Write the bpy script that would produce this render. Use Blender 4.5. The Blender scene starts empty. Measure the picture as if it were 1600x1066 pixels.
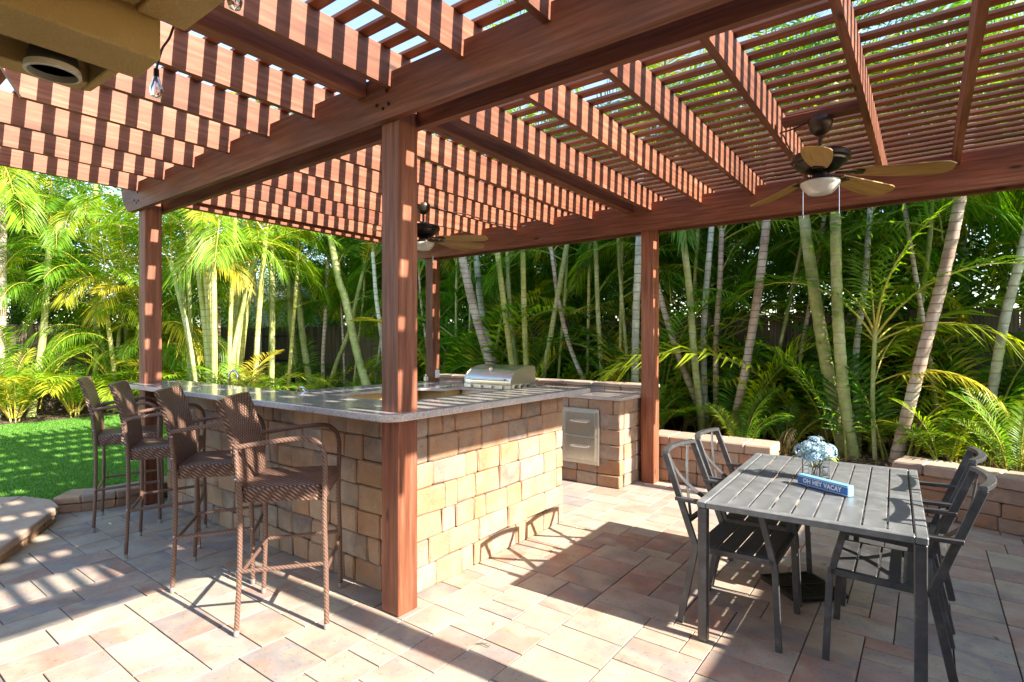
import bpy, bmesh, math, random
from mathutils import Vector, Matrix
PI = math.pi; R = math.radians
rnd = random.Random(11)
sc = bpy.context.scene
COL = sc.collection

# ---------------------------------------------------------------- camera, sky, sun
YAW = math.atan(648/865.0)
cam = bpy.data.cameras.new('camera'); co = bpy.data.objects.new('camera', cam); COL.objects.link(co)
cam.sensor_width = 36; cam.lens = 36*865/1600.0; cam.clip_end = 500; cam.clip_start = .05
co.location = (0, 0, 1.5); co.rotation_euler = (PI/2, 0, YAW)
sc.camera = co
SUN_EL = math.atan(.612); SUN_DIR = Vector((1, .045, .612)).normalized()
w = bpy.data.worlds.new('World'); sc.world = w; w.use_nodes = True
nt = w.node_tree; nt.nodes.clear()
sky = nt.nodes.new('ShaderNodeTexSky'); sky.sky_type = 'NISHITA'; sky.sun_disc = False
sky.sun_elevation = SUN_EL; sky.sun_rotation = math.atan2(SUN_DIR.x, SUN_DIR.y)
sky.air_density = 1.0; sky.dust_density = .6; sky.ozone_density = 1.2
bg = nt.nodes.new('ShaderNodeBackground'); bg.inputs[1].default_value = .15
wo = nt.nodes.new('ShaderNodeOutputWorld')
nt.links.new(sky.outputs[0], bg.inputs[0]); nt.links.new(bg.outputs[0], wo.inputs[0])
sl = bpy.data.lights.new('sun', 'SUN'); sl.energy = 4.0; sl.angle = R(.55); sl.color = (1, .95, .88)
so = bpy.data.objects.new('sun', sl); COL.objects.link(so)
so.rotation_euler = SUN_DIR.to_track_quat('Z', 'Y').to_euler()
vs = sc.view_settings
sc.display_settings.display_device = 'sRGB'
vs.view_transform = 'Standard'; vs.look = 'None'; vs.exposure = 1.9; vs.gamma = 1.0; vs.use_curve_mapping = False
try:
    vs.use_white_balance = True; vs.white_balance_temperature = 7000; vs.white_balance_tint = 10
except Exception: pass
sc.render.engine = 'CYCLES'
try:
    sc.cycles.max_bounces = 8; sc.cycles.diffuse_bounces = 4; sc.cycles.transparent_max_bounces = 8
    sc.cycles.caustics_reflective = False; sc.cycles.caustics_refractive = False
except Exception: pass

# ---------------------------------------------------------------- material helpers
def new_mat(name):
    m = bpy.data.materials.new(name); m.use_nodes = True
    t = m.node_tree; b = t.nodes['Principled BSDF']
    return m, t, b
def N(t, typ, **k):
    n = t.nodes.new(typ)
    for a, v in k.items(): setattr(n, a, v)
    return n
def ramp(t, stops, interp='LINEAR'):
    r = N(t, 'ShaderNodeValToRGB'); r.color_ramp.interpolation = interp
    e = r.color_ramp.elements
    while len(e) > 1: e.remove(e[-1])
    e[0].position = stops[0][0]; e[0].color = (*stops[0][1], 1)
    for p, c in stops[1:]:
        x = e.new(p); x.color = (*c, 1)
    return r
def coords(t, scale=(1, 1, 1), per_object=True, rot=(0, 0, 0)):
    tc = N(t, 'ShaderNodeTexCoord'); mp = N(t, 'ShaderNodeMapping')
    mp.inputs['Scale'].default_value = scale; mp.inputs['Rotation'].default_value = rot
    t.links.new(tc.outputs['Object'], mp.inputs['Vector'])
    if per_object:
        oi = N(t, 'ShaderNodeObjectInfo'); m = N(t, 'ShaderNodeMath', operation='MULTIPLY'); m.inputs[1].default_value = 37.0
        t.links.new(oi.outputs['Random'], m.inputs[0])
        cb = N(t, 'ShaderNodeCombineXYZ')
        for i in range(3): t.links.new(m.outputs[0], cb.inputs[i])
        t.links.new(cb.outputs[0], mp.inputs['Location'])
    return mp.outputs[0]
def noise(t, vec, scale, detail=4, rough=.55):
    n = N(t, 'ShaderNodeTexNoise'); n.inputs['Scale'].default_value = scale
    n.inputs['Detail'].default_value = detail; n.inputs['Roughness'].default_value = rough
    t.links.new(vec, n.inputs['Vector']); return n
def bump(t, b, h, strength=.4, dist=.01):
    n = N(t, 'ShaderNodeBump'); n.inputs['Strength'].default_value = strength; n.inputs['Distance'].default_value = dist
    t.links.new(h, n.inputs['Height']); t.links.new(n.outputs[0], b.inputs['Normal']); return n
def mix(t, a, c, fac, mode='MIX'):
    m = N(t, 'ShaderNodeMix', data_type='RGBA', blend_type=mode)
    def put(s, i):
        if isinstance(s, tuple): m.inputs[i].default_value = (*s, 1)
        else: t.links.new(s, m.inputs[i])
    put(a, 6); put(c, 7)
    if isinstance(fac, (int, float)): m.inputs[0].default_value = fac
    else: t.links.new(fac, m.inputs[0])
    return m.outputs[2]
def simple(name, col, rough=.5, metal=0, spec=.5):
    m, t, b = new_mat(name); b.inputs['Base Color'].default_value = (*col, 1)
    b.inputs['Roughness'].default_value = rough; b.inputs['Metallic'].default_value = metal
    v = coords(t); n = noise(t, v, 30, 3)
    r = ramp(t, [(0, tuple(x*.85 for x in col)), (1, tuple(min(1, x*1.12) for x in col))])
    t.links.new(n.outputs[0], r.inputs[0]); t.links.new(r.outputs[0], b.inputs['Base Color'])
    return m

def wood(name, c1, c2, c3, axis, rough=.6):
    """stained timber, grain along the given axis"""
    m, t, b = new_mat(name)
    s = [26, 26, 26]; s[axis] = 1.3
    v = coords(t, tuple(s)); n = noise(t, v, 1.6, 6, .65)
    s2 = [3, 3, 3]; s2[axis] = .7
    v2 = coords(t, tuple(s2)); n2 = noise(t, v2, 1.2, 3)
    r = ramp(t, [(.28, c1), (.5, c2), (.72, c3)]); t.links.new(n.outputs[0], r.inputs[0])
    oi = N(t, 'ShaderNodeObjectInfo')
    r2 = ramp(t, [(0, (.80, .80, .80)), (1, (1.15, 1.10, 1.05))]); t.links.new(oi.outputs['Random'], r2.inputs[0])
    r3 = ramp(t, [(.3, (.58, .55, .53)), (.48, (1.0, 1.0, 1.0)), (.7, (1.22, 1.25, 1.3))]); t.links.new(n2.outputs[0], r3.inputs[0])
    c = mix(t, r.outputs[0], r2.outputs[0], 1, 'MULTIPLY'); c = mix(t, c, r3.outputs[0], .85, 'MULTIPLY')
    # knots
    vo = N(t, 'ShaderNodeTexVoronoi'); vo.inputs['Scale'].default_value = 1.0
    s3 = [5.5, 5.5, 5.5]; s3[axis] = 1.7
    v3 = coords(t, tuple(s3)); t.links.new(v3, vo.inputs['Vector'])
    k = ramp(t, [(.04, (1, 1, 1)), (.10, (0, 0, 0))]); t.links.new(vo.outputs['Distance'], k.inputs[0])
    c = mix(t, c, tuple(x*.35 for x in c1), k.outputs[0])
    t.links.new(c, b.inputs['Base Color']); b.inputs['Roughness'].default_value = rough
    bump(t, b, n.outputs[0], .35, .004)
    return m
WC = ((.12, .038, .018), (.25, .082, .040), (.37, .155, .095))
WOOD = [wood('stained_cedar_x', *WC, 0), wood('stained_cedar_y', *WC, 1), wood('stained_cedar_z', *WC, 2)]
FW = ((.06, .045, .033), (.13, .098, .072), (.21, .165, .12))
FENCE = wood('weathered_fence_board', *FW, 2, .85)
BLADE = wood('oak_blade', (.25, .13, .03), (.42, .24, .07), (.5, .30, .10), 0, .45)

def stone(name, stops, nscale=9, mott=.6, rough=.85, bst=.5, bd=.006, world=False, spot=(.12, .10, .09)):
    m, t, b = new_mat(name)
    v = coords(t, per_object=True)
    oi = N(t, 'ShaderNodeObjectInfo')
    base = ramp(t, stops); t.links.new(oi.outputs['Random'], base.inputs[0])
    n = noise(t, v, nscale, 6, .6); n2 = noise(t, v, nscale*.35, 3); n3 = noise(t, v, nscale*9, 4, .7)
    sh = N(t, 'ShaderNodeMath', operation='ADD'); t.links.new(oi.outputs['Random'], sh.inputs[0])
    ml = N(t, 'ShaderNodeMath', operation='MULTIPLY_ADD'); ml.inputs[1].default_value = 1.5; ml.inputs[2].default_value = -.75
    t.links.new(n2.outputs[0], ml.inputs[0]); t.links.new(ml.outputs[0], sh.inputs[1])
    fr = N(t, 'ShaderNodeMath', operation='PINGPONG'); fr.inputs[1].default_value = 1.0; t.links.new(sh.outputs[0], fr.inputs[0])
    base2 = ramp(t, stops); t.links.new(fr.outputs[0], base2.inputs[0])
    c = mix(t, base.outputs[0], base2.outputs[0], mott)
    r3 = ramp(t, [(.25, (.74, .73, .72)), (.6, (1.05, 1.05, 1.05)), (.8, (1.2, 1.2, 1.2))]); t.links.new(n.outputs[0], r3.inputs[0])
    c = mix(t, c, r3.outputs[0], .75, 'MULTIPLY')
    r4 = ramp(t, [(.30, spot), (.42, (1, 1, 1))]); t.links.new(n3.outputs[0], r4.inputs[0])
    c = mix(t, c, r4.outputs[0], .5, 'MULTIPLY')
    t.links.new(c, b.inputs['Base Color']); b.inputs['Roughness'].default_value = rough
    ad = N(t, 'ShaderNodeMath', operation='MULTIPLY_ADD'); ad.inputs[1].default_value = .35
    t.links.new(n3.outputs[0], ad.inputs[0]); t.links.new(n.outputs[0], ad.inputs[2])
    bump(t, b, ad.outputs[0], bst, bd)
    return m
PAVER = stone('concrete_paver', [(0, (.44, .36, .28)), (.16, (.48, .42, .34)), (.3, (.46, .31, .235)), (.42, (.33, .30, .285)), (.54, (.50, .44, .33)), (.66, (.43, .255, .185)), (.78, (.28, .265, .26)), (.88, (.47, .38, .28)), (1, (.49, .43, .35))],
              6, .62, .8, .35, .004)
BLOCK = stone('tumbled_wall_block', [(0, (.42, .25, .14)), (.16, (.47, .32, .215)), (.32, (.45, .225, .11)), (.46, (.33, .25, .195)), (.58, (.48, .35, .25)), (.7, (.24, .185, .155)), (.8, (.46, .255, .135)), (.9, (.37, .30, .25)), (1, (.46, .30, .19))],
              8, .5, .9, 1.0, .014)
CAPST = stone('wall_cap_stone', [(0, (.45, .32, .24)), (.5, (.50, .37, .28)), (1, (.40, .29, .23))], 6, .4, .88, .7, .006)
DARKGAP = simple('joint_filler', (.06, .045, .035), .95)
SAND = simple('joint_sand', (.07, .052, .038), .95)

def granite():
    m, t, b = new_mat('speckled_granite'); v = coords(t, per_object=False)
    vo = N(t, 'ShaderNodeTexVoronoi'); vo.inputs['Scale'].default_value = 230; t.links.new(v, vo.inputs['Vector'])
    r = ramp(t, [(0, (.36, .30, .29)), (.10, (.54, .48, .46)), (.5, (.66, .61, .59)), (.8, (.72, .66, .63)), (1, (.80, .76, .74))], 'CONSTANT')
    sp = N(t, 'ShaderNodeSeparateColor'); t.links.new(vo.outputs['Color'], sp.inputs[0]); t.links.new(sp.outputs[0], r.inputs[0])
    n = noise(t, v, 5, 4); r2 = ramp(t, [(.3, (.75, .75, .78)), (.7, (1.15, 1.1, 1.05))]); t.links.new(n.outputs[0], r2.inputs[0])
    t.links.new(mix(t, r.outputs[0], r2.outputs[0], .8, 'MULTIPLY'), b.inputs['Base Color'])
    b.inputs['Roughness'].default_value = .13; b.inputs['Coat Weight'].default_value = .3
    return m
GRANITE = granite()

def stucco():
    m, t, b = new_mat('tan_stucco'); v = coords(t); n = noise(t, v, 55, 5, .7); n2 = noise(t, v, 4, 3)
    r = ramp(t, [(.3, (.50, .34, .12)), (.7, (.62, .43, .18))]); t.links.new(n2.outputs[0], r.inputs[0])
    t.links.new(r.outputs[0], b.inputs['Base Color']); b.inputs['Roughness'].default_value = .9
    bump(t, b, n.outputs[0], .9, .012); return m
STUCCO = stucco()
CREAM = simple('cream_trim', (.55, .47, .33), .6)
def wicker():
    m, t, b = new_mat('brown_woven_wicker')
    tc = N(t, 'ShaderNodeTexCoord'); 
    # woven strands: two wave fields crossed, offset row by row
    def wave(rot, sc_, dist):
        mp = N(t, 'ShaderNodeMapping'); mp.inputs['Rotation'].default_value = rot
        t.links.new(tc.outputs['Object'], mp.inputs['Vector'])
        w_ = N(t, 'ShaderNodeTexWave', bands_direction='X'); w_.inputs['Scale'].default_value = sc_
        w_.inputs['Distortion'].default_value = dist; w_.inputs['Detail'].default_value = 1; w_.inputs['Detail Scale'].default_value = 2
        t.links.new(mp.outputs[0], w_.inputs['Vector']); return w_
    a = wave((R(35), R(20), R(45)), 21, .6); c_ = wave((R(-25), R(50), R(-45)), 21, .6)
    mx = N(t, 'ShaderNodeMath', operation='MULTIPLY'); t.links.new(a.outputs['Fac'], mx.inputs[0]); t.links.new(c_.outputs['Fac'], mx.inputs[1])
    v = coords(t); n = noise(t, v, 60, 3)
    r = ramp(t, [(.0, (.07, .038, .027)), (.25, (.19, .11, .08)), (.8, (.38, .25, .195))]); t.links.new(mx.outputs[0], r.inputs[0])
    r2 = ramp(t, [(.3, (.65, .62, .6)), (.7, (1.35, 1.3, 1.3))]); t.links.new(n.outputs[0], r2.inputs[0])
    t.links.new(mix(t, r.outputs[0], r2.outputs[0], .9, 'MULTIPLY'), b.inputs['Base Color'])
    b.inputs['Roughness'].default_value = .38
    bump(t, b, mx.outputs[0], .7, .003); return m
WICKER = wicker()
def wrapped():
    m, t, b = new_mat('wicker_wrapped_tube')
    v = coords(t, per_object=False)
    w_ = N(t, 'ShaderNodeTexWave', bands_direction='DIAGONAL'); w_.inputs['Scale'].default_value = 31; w_.inputs['Distortion'].default_value = .8
    t.links.new(v, w_.inputs['Vector'])
    r = ramp(t, [(.1, (.12, .066, .048)), (.5, (.19, .11, .08)), (1, (.26, .155, .12))]); t.links.new(w_.outputs['Fac'], r.inputs[0])
    t.links.new(r.outputs[0], b.inputs['Base Color']); b.inputs['Roughness'].default_value = .35
    bump(t, b, w_.outputs['Fac'], .6, .002); return m
WRAP = wrapped()
STEEL = simple('brushed_steel', (.74, .70, .62), .30, 1)
STEELD = simple('satin_steel', (.66, .62, .54), .42, 1)
CHROME = simple('chrome', (.8, .8, .82), .06, 1)
CAPM = simple('foot_cap', (.55, .53, .50), .35, .6)
def powder():
    m, t, b = new_mat('charcoal_powder_coat'); v = coords(t, per_object=False)
    n = noise(t, v, 9, 6, .7); n2 = noise(t, v, 160, 2)
    r = ramp(t, [(.3, (.06, .06, .062)), (.55, (.10, .10, .105)), (.75, (.20, .20, .205))]); t.links.new(n.outputs[0], r.inputs[0])
    t.links.new(r.outputs[0], b.inputs['Base Color']); b.inputs['Metallic'].default_value = .25
    rr = ramp(t, [(.3, (.28, .28, .28)), (.7, (.48, .48, .48))]); t.links.new(n.outputs[0], rr.inputs[0])
    t.links.new(rr.outputs[0], b.inputs['Roughness']); bump(t, b, n2.outputs[0], .15, .001); return m
POWDER = powder()
PTOP = POWDER.copy(); PTOP.name = 'sky_lit_table_top'  # lighter copy of the powder coat, sky reflection painted into its colour
for n_ in PTOP.node_tree.nodes:
    if n_.type == 'VALTORGB' and n_.color_ramp.elements[0].color[0] < .1:
        for e_, c_ in zip(n_.color_ramp.elements, ((.16, .17, .175), (.25, .26, .265), (.37, .38, .385))): e_.color = (*c_, 1)
BLACKM = simple('black_iron', (.018, .018, .019), .5, .3)
BRONZE = simple('oiled_bronze', (.035, .028, .026), .32, .75)
BRONZE2 = simple('dark_bronze_canopy', (.10, .075, .06), .38, .7)
OPAL = simple('frosted_glass_bowl', (.72, .68, .64), .25); OPAL.node_tree.nodes['Principled BSDF'].inputs['Transmission Weight'].default_value = .15
def glass(name='clear_glass'):
    m, t, b = new_mat(name); b.inputs['Base Color'].default_value = (.97, .98, .98, 1)
    b.inputs['Roughness'].default_value = .02; b.inputs['Transmission Weight'].default_value = 1; b.inputs['IOR'].default_value = 1.45
    return m
GLASS = glass()
def blackplastic(): return simple('black_rubber', (.015, .015, .015), .6)
RUBBER = blackplastic()

def leafmat(name, stops, trans=.45, rough=.42, bright=1.0):
    m, t, b = new_mat(name)
    oi = N(t, 'ShaderNodeObjectInfo'); r = ramp(t, stops); t.links.new(oi.outputs['Random'], r.inputs[0])
    g = N(t, 'ShaderNodeNewGeometry'); r2 = ramp(t, [(0, (.6, .66, .55)), (.5, (1, 1, 1)), (1, (1.45, 1.35, 1.2))])
    t.links.new(g.outputs['Random Per Island'], r2.inputs[0])
    c = mix(t, r.outputs[0], r2.outputs[0], 1, 'MULTIPLY')
    t.links.new(c, b.inputs['Base Color']); b.inputs['Roughness'].default_value = rough
    b.inputs['Specular IOR Level'].default_value = .45
    tr = N(t, 'ShaderNodeBsdfTranslucent'); c2 = mix(t, c, (1.9*bright, 1.75*bright, .45*bright), 1, 'MULTIPLY'); t.links.new(c2, tr.inputs[0])
    ms = N(t, 'ShaderNodeMixShader'); ms.inputs[0].default_value = trans
    out = t.nodes['Material Output']
    t.links.new(b.outputs[0], ms.inputs[1]); t.links.new(tr.outputs[0], ms.inputs[2]); t.links.new(ms.outputs[0], out.inputs[0])
    return m
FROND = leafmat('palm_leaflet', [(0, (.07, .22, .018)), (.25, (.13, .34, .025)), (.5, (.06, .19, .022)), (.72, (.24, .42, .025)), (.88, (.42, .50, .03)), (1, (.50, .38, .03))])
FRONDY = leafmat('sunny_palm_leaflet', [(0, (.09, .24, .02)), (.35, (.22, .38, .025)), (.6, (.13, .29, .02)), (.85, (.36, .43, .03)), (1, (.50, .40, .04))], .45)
LEAF = leafmat('broad_leaf', [(0, (.045, .13, .016)), (.5, (.07, .17, .02)), (1, (.12, .23, .025))], .45)
DRYLEAF = leafmat('dry_leaf', [(0, (.22, .14, .07)), (.5, (.30, .21, .12)), (1, (.16, .09, .05))], .25, .7)
GRASS = leafmat('turf_blade', [(0, (.10, .27, .035)), (1, (.15, .33, .05))], .3, .5)
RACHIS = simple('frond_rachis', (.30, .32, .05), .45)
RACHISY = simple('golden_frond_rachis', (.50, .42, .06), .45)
def stem(name, stops, ringc, ring=.115):
    m, t, b = new_mat(name); tc = N(t, 'ShaderNodeTexCoord'); sp = N(t, 'ShaderNodeSeparateXYZ'); t.links.new(tc.outputs['Object'], sp.inputs[0])
    v = coords(t); n = noise(t, v, 3.0, 4); n2 = noise(t, v, 22, 5, .7)
    r = ramp(t, stops); t.links.new(n.outputs[0], r.inputs[0])
    r5 = ramp(t, [(.3, (.6, .58, .55)), (.6, (1.1, 1.1, 1.1))]); t.links.new(n2.outputs[0], r5.inputs[0])
    c = mix(t, r.outputs[0], r5.outputs[0], .7, 'MULTIPLY')
    md = N(t, 'ShaderNodeMath', operation='PINGPONG'); md.inputs[1].default_value = ring/2
    ad = N(t, 'ShaderNodeMath', operation='MULTIPLY_ADD'); ad.inputs[1].default_value = .03; t.links.new(n.outputs[0], ad.inputs[0]); t.links.new(sp.outputs[2], ad.inputs[2])
    t.links.new(ad.outputs[0], md.inputs[0])
    k = ramp(t, [(.0, (1, 1, 1)), (.10, (1, 1, 1)), (.18, (0, 0, 0))])
    dv = N(t, 'ShaderNodeMath', operation='DIVIDE'); dv.inputs[1].default_value = ring/2; t.links.new(md.outputs[0], dv.inputs[0]); t.links.new(dv.outputs[0], k.inputs[0])
    c = mix(t, c, ringc, k.outputs[0]); t.links.new(c, b.inputs['Base Color']); b.inputs['Roughness'].default_value = .6
    bump(t, b, n2.outputs[0], .3, .004)
    return m
STEMG = stem('green_ringed_cane', [(.3, (.16, .24, .06)), (.5, (.40, .46, .14)), (.7, (.56, .56, .28))], (.40, .33, .20))
STEMY = stem('golden_ringed_cane', [(.3, (.34, .40, .07)), (.5, (.56, .54, .15)), (.7, (.66, .62, .32))], (.38, .30, .16))
STEMP = stem('pale_ringed_trunk', [(.3, (.32, .22, .16)), (.5, (.58, .45, .35)), (.7, (.68, .62, .53))], (.26, .17, .12), .085)
STEMW = stem('whitish_ringed_trunk', [(.3, (.30, .30, .24)), (.5, (.60, .62, .50)), (.7, (.70, .74, .64))], (.34, .31, .22), .12)
BARK = simple('grey_bark', (.14, .11, .085), .9)
def mulchm():
    m, t, b = new_mat('bark_mulch'); v = coords(t, per_object=False); vo = N(t, 'ShaderNodeTexVoronoi'); vo.inputs['Scale'].default_value = 38
    mp = N(t, 'ShaderNodeMapping'); mp.inputs['Scale'].default_value = (1, .45, 1); t.links.new(v, mp.inputs[0]); t.links.new(mp.outputs[0], vo.inputs['Vector'])
    sp = N(t, 'ShaderNodeSeparateColor'); t.links.new(vo.outputs['Color'], sp.inputs[0])
    r = ramp(t, [(0, (.03, .02, .014)), (.5, (.075, .05, .035)), (.85, (.14, .10, .07)), (1, (.26, .20, .15))]); t.links.new(sp.outputs[0], r.inputs[0])
    t.links.new(r.outputs[0], b.inputs['Base Color']); b.inputs['Roughness'].default_value = .95
    bump(t, b, vo.outputs['Distance'], 1, .02); return m
MULCH = mulchm()
SOIL = simple('ground_soil', (.10, .085, .05), .95)
TURFB = simple('turf_backing', (.07, .20, .025), .9)
HYD = leafmat('hydrangea_petal', [(0, (.38, .58, .84)), (1, (.55, .68, .88))], .2, .6, .5)
BLUE = simple('blue_paint', (.03, .17, .50), .45)
LBLUE = simple('light_blue_paint', (.22, .52, .75), .4)
WHITE = simple('white_print', (.85, .85, .85), .5)
YEL = simple('yellow_soap', (.75, .55, .06), .2)

# ---------------------------------------------------------------- mesh helpers
class MB:
    """collects geometry for ONE mesh"""
    def __init__(s): s.v = []; s.f = []; s.mi = []; s.m = 0
    def add(s, V, F):
        o = len(s.v); s.v += [tuple(p) for p in V]; s.f += [tuple(i+o for i in f) for f in F]; s.mi += [s.m]*len(F)
    def box(s, a, b, c=0.0, M=None, jit=0, r=None):
        """box between corners a, b with chamfer c (44 triangles when chamfered)"""
        lo = [min(a[i], b[i]) for i in range(3)]; hi = [max(a[i], b[i]) for i in range(3)]
        if c <= 0:
            V = [Vector((x, y, z)) for x in (lo[0], hi[0]) for y in (lo[1], hi[1]) for z in (lo[2], hi[2])]
            F = [(0, 1, 3, 2), (4, 6, 7, 5), (0, 4, 5, 1), (2, 3, 7, 6), (0, 2, 6, 4), (1, 5, 7, 3)]
        else:
            c = min(c, .45*min(hi[i]-lo[i] for i in range(3)))
            V = []; idx = {}
            for sx in (0, 1):
                for sy in (0, 1):
                    for sz in (0, 1):
                        sg = (sx, sy, sz); p = [hi[i] if sg[i] else lo[i] for i in range(3)]
                        j = [0, 0, 0]
                        if jit: j = [(r or rnd).uniform(-jit, jit) for _ in range(3)]
                        for ax in range(3):
                            q = [p[i]+(0 if i == ax else (-c if sg[i] else c))+j[i]*(.35 if i == ax else 1) for i in range(3)]
                            idx[(sg, ax)] = len(V); V.append(Vector(q))
            F = []
            for ax in range(3):
                o = [i for i in range(3) if i != ax]
                for s0 in (0, 1):
                    def g(a_, b_):
                        sg = [0, 0, 0]; sg[ax] = s0; sg[o[0]] = a_; sg[o[1]] = b_; return idx[(tuple(sg), ax)]
                    q = [g(0, 0), g(1, 0), g(1, 1), g(0, 1)]
                    F.append(q)
            for ax in range(3):       # edges along ax
                o = [i for i in range(3) if i != ax]
                for a_ in (0, 1):
                    for b_ in (0, 1):
                        def g(s0, fx):
                            sg = [0, 0, 0]; sg[ax] = s0; sg[o[0]] = a_; sg[o[1]] = b_; return idx[(tuple(sg), fx)]
                        F.append([g(0, o[0]), g(1, o[0]), g(1, o[1]), g(0, o[1])])
            for sg in [(x, y, z) for x in (0, 1) for y in (0, 1) for z in (0, 1)]:
                F.append([idx[(sg, 0)], idx[(sg, 1)], idx[(sg, 2)]])
            ctr = Vector([(lo[i]+hi[i])/2 for i in range(3)])
            G = []
            for f in F:
                n = (V[f[1]]-V[f[0]]).cross(V[f[2]]-V[f[0]]); m_ = sum((V[i] for i in f), Vector())/len(f)
                G.append(tuple(f) if n.dot(m_-ctr) > 0 else tuple(reversed(f)))
            F = G
        if M is not None: V = [M @ p for p in V]
        s.add(V, F)
    def bar(s, p, q, wd, ht, up=(0, 0, 1), c=.002):
        """rectangular bar from p to q, width wd sideways, height ht along up"""
        p = Vector(p); q = Vector(q); d = q-p; L = d.length; x = d/L; u = Vector(up); y = u.cross(x)
        if y.length < 1e-4: y = Vector((0, 1, 0)).cross(x)
        y.normalize(); z = x.cross(y)
        M = Matrix((x, y, z)).transposed().to_4x4(); M.translation = p
        s.box((0, -wd/2, -ht/2), (L, wd/2, ht/2), c, M)
    def tube(s, P, rad, n=10, cap=True):
        P = [Vector(p) for p in P]; k = len(P)
        if not hasattr(rad, '__len__'): rad = [rad]*k
        t0 = (P[1]-P[0]).normalized(); up = Vector((0, 0, 1)) if abs(t0.z) < .9 else Vector((1, 0, 0))
        nx = t0.cross(up).normalized(); V = []
        for i in range(k):
            t_ = (P[min(i+1, k-1)]-P[max(i-1, 0)]).normalized()
            nx = (nx-t_*nx.dot(t_)).normalized(); ny = t_.cross(nx)
            for j in range(n):
                a = 2*PI*j/n; V.append(P[i]+(nx*math.cos(a)+ny*math.sin(a))*rad[i])
        F = [(i*n+j, i*n+(j+1) % n, (i+1)*n+(j+1) % n, (i+1)*n+j) for i in range(k-1) for j in range(n)]
        if cap: F += [tuple(reversed(range(n))), tuple((k-1)*n+j for j in range(n))]
        s.add(V, F)
    def lathe(s, prof, n=24, c=(0, 0, 0)):
        V = []; k = len(prof)
        for r_, z in prof:
            for j in range(n):
                a = 2*PI*j/n; V.append((c[0]+r_*math.cos(a), c[1]+r_*math.sin(a), c[2]+z))
        F = [(i*n+j, i*n+(j+1) % n, (i+1)*n+(j+1) % n, (i+1)*n+j) for i in range(k-1) for j in range(n)]
        F += [tuple(reversed(range(n))), tuple((k-1)*n+j for j in range(n))]
        s.add(V, F)
    def prism(s, poly, z0, z1, c=0):
        """vertical extrusion of a counter-clockwise outline, top edge eased by c"""
        n = len(poly); P = [Vector((x, y, 0)) for x, y in poly]
        def ring(z, ins):
            out = []
            for i in range(n):
                a, b_, d = P[i-1], P[i], P[(i+1) % n]
                e1 = (b_-a).normalized(); e2 = (d-b_).normalized()
                n1 = Vector((-e1.y, e1.x, 0)); n2 = Vector((-e2.y, e2.x, 0)); m_ = n1+n2
                m_ = m_/max(.3, m_.dot(n1)) if m_.length > 1e-5 else n1
                q = b_+m_*ins; out.append(Vector((q.x, q.y, z)))
            return out
        rings = [ring(z0, c), ring(z0+c, 0), ring(z1-c, 0), ring(z1, c)] if c else [ring(z0, 0), ring(z1, 0)]
        V = [p for r_ in rings for p in r_]; k = len(rings)
        F = [(i*n+j, i*n+(j+1) % n, (i+1)*n+(j+1) % n, (i+1)*n+j) for i in range(k-1) for j in range(n)]
        F += [tuple(reversed(range(n))), tuple((k-1)*n+j for j in range(n))]
        s.add(V, F)
    def mesh(s, name, mats, smooth=False):
        me = bpy.data.meshes.new(name); me.from_pydata(s.v, [], s.f)
        for m_ in (mats if isinstance(mats, (list, tuple)) else [mats]): me.materials.append(m_)
        if any(s.mi): me.polygons.foreach_set('material_index', s.mi)
        if smooth: me.polygons.foreach_set('use_smooth', [True]*len(me.polygons))
        me.update(); return me
    def build(s, name, mats, parent=None, smooth=False, loc=(0, 0, 0), rot=(0, 0, 0)):
        return put(name, s.mesh(name, mats, smooth), parent, loc, rot)
def put(name, me, parent=None, loc=(0, 0, 0), rot=(0, 0, 0), scale=None):
    o = bpy.data.objects.new(name, me); COL.objects.link(o); o.location = loc; o.rotation_euler = rot
    if scale: o.scale = scale
    if parent: o.parent = parent
    return o
def smooth_angle(o, deg=35):
    me = o.data
    me.polygons.foreach_set('use_smooth', [True]*len(me.polygons))
    try: me.set_sharp_from_angle(angle=R(deg))
    except Exception: pass
    return o
def tag(o, label=None, cat=None, group=None, kind=None):
    if label: o['label'] = label
    if cat: o['category'] = cat
    if group: o['group'] = group
    if kind: o['kind'] = kind
    return o
def thing(name, label, cat, loc=(0, 0, 0), rz=0, group=None):
    o = bpy.data.objects.new(name, None); COL.objects.link(o); o.location = loc; o.rotation_euler = (0, 0, rz)
    o.empty_display_size = .1
    return tag(o, label, cat, group)
KIDS = {}
def copy_tree(o, parent=None):
    c = o.copy(); COL.objects.link(c); c.parent = parent
    for ch in list(o.children): copy_tree(ch, c)
    return c
def smoothed(P, n=6):
    """Catmull-Rom through points"""
    P = [Vector(p) for p in P]; Q = [P[0]*2-P[1]]+P+[P[-1]*2-P[-2]]; out = []
    for i in range(1, len(Q)-2):
        a, b_, c, d = Q[i-1], Q[i], Q[i+1], Q[i+2]
        for k in range(n):
            t = k/n; out.append(.5*((2*b_)+(c-a)*t+(2*a-5*b_+4*c-d)*t*t+(3*b_-a-3*c+d)*t**3))
    out.append(P[-1]); return out

# ---------------------------------------------------------------- ground
g = MB(); g.add([(-90, -60, -.06), (80, -60, -.06), (80, 90, -.06), (-90, 90, -.06)], [(0, 1, 2, 3)])
tag(g.build('ground', SOIL), kind='structure')
pat = MB(); pat.prism([(-6.2, -4), (6, -4), (6, 6.3), (-6.2, 6.3)], -.055, -.016)
PATIO = tag(pat.build('patio', SAND), kind='structure')
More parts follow.
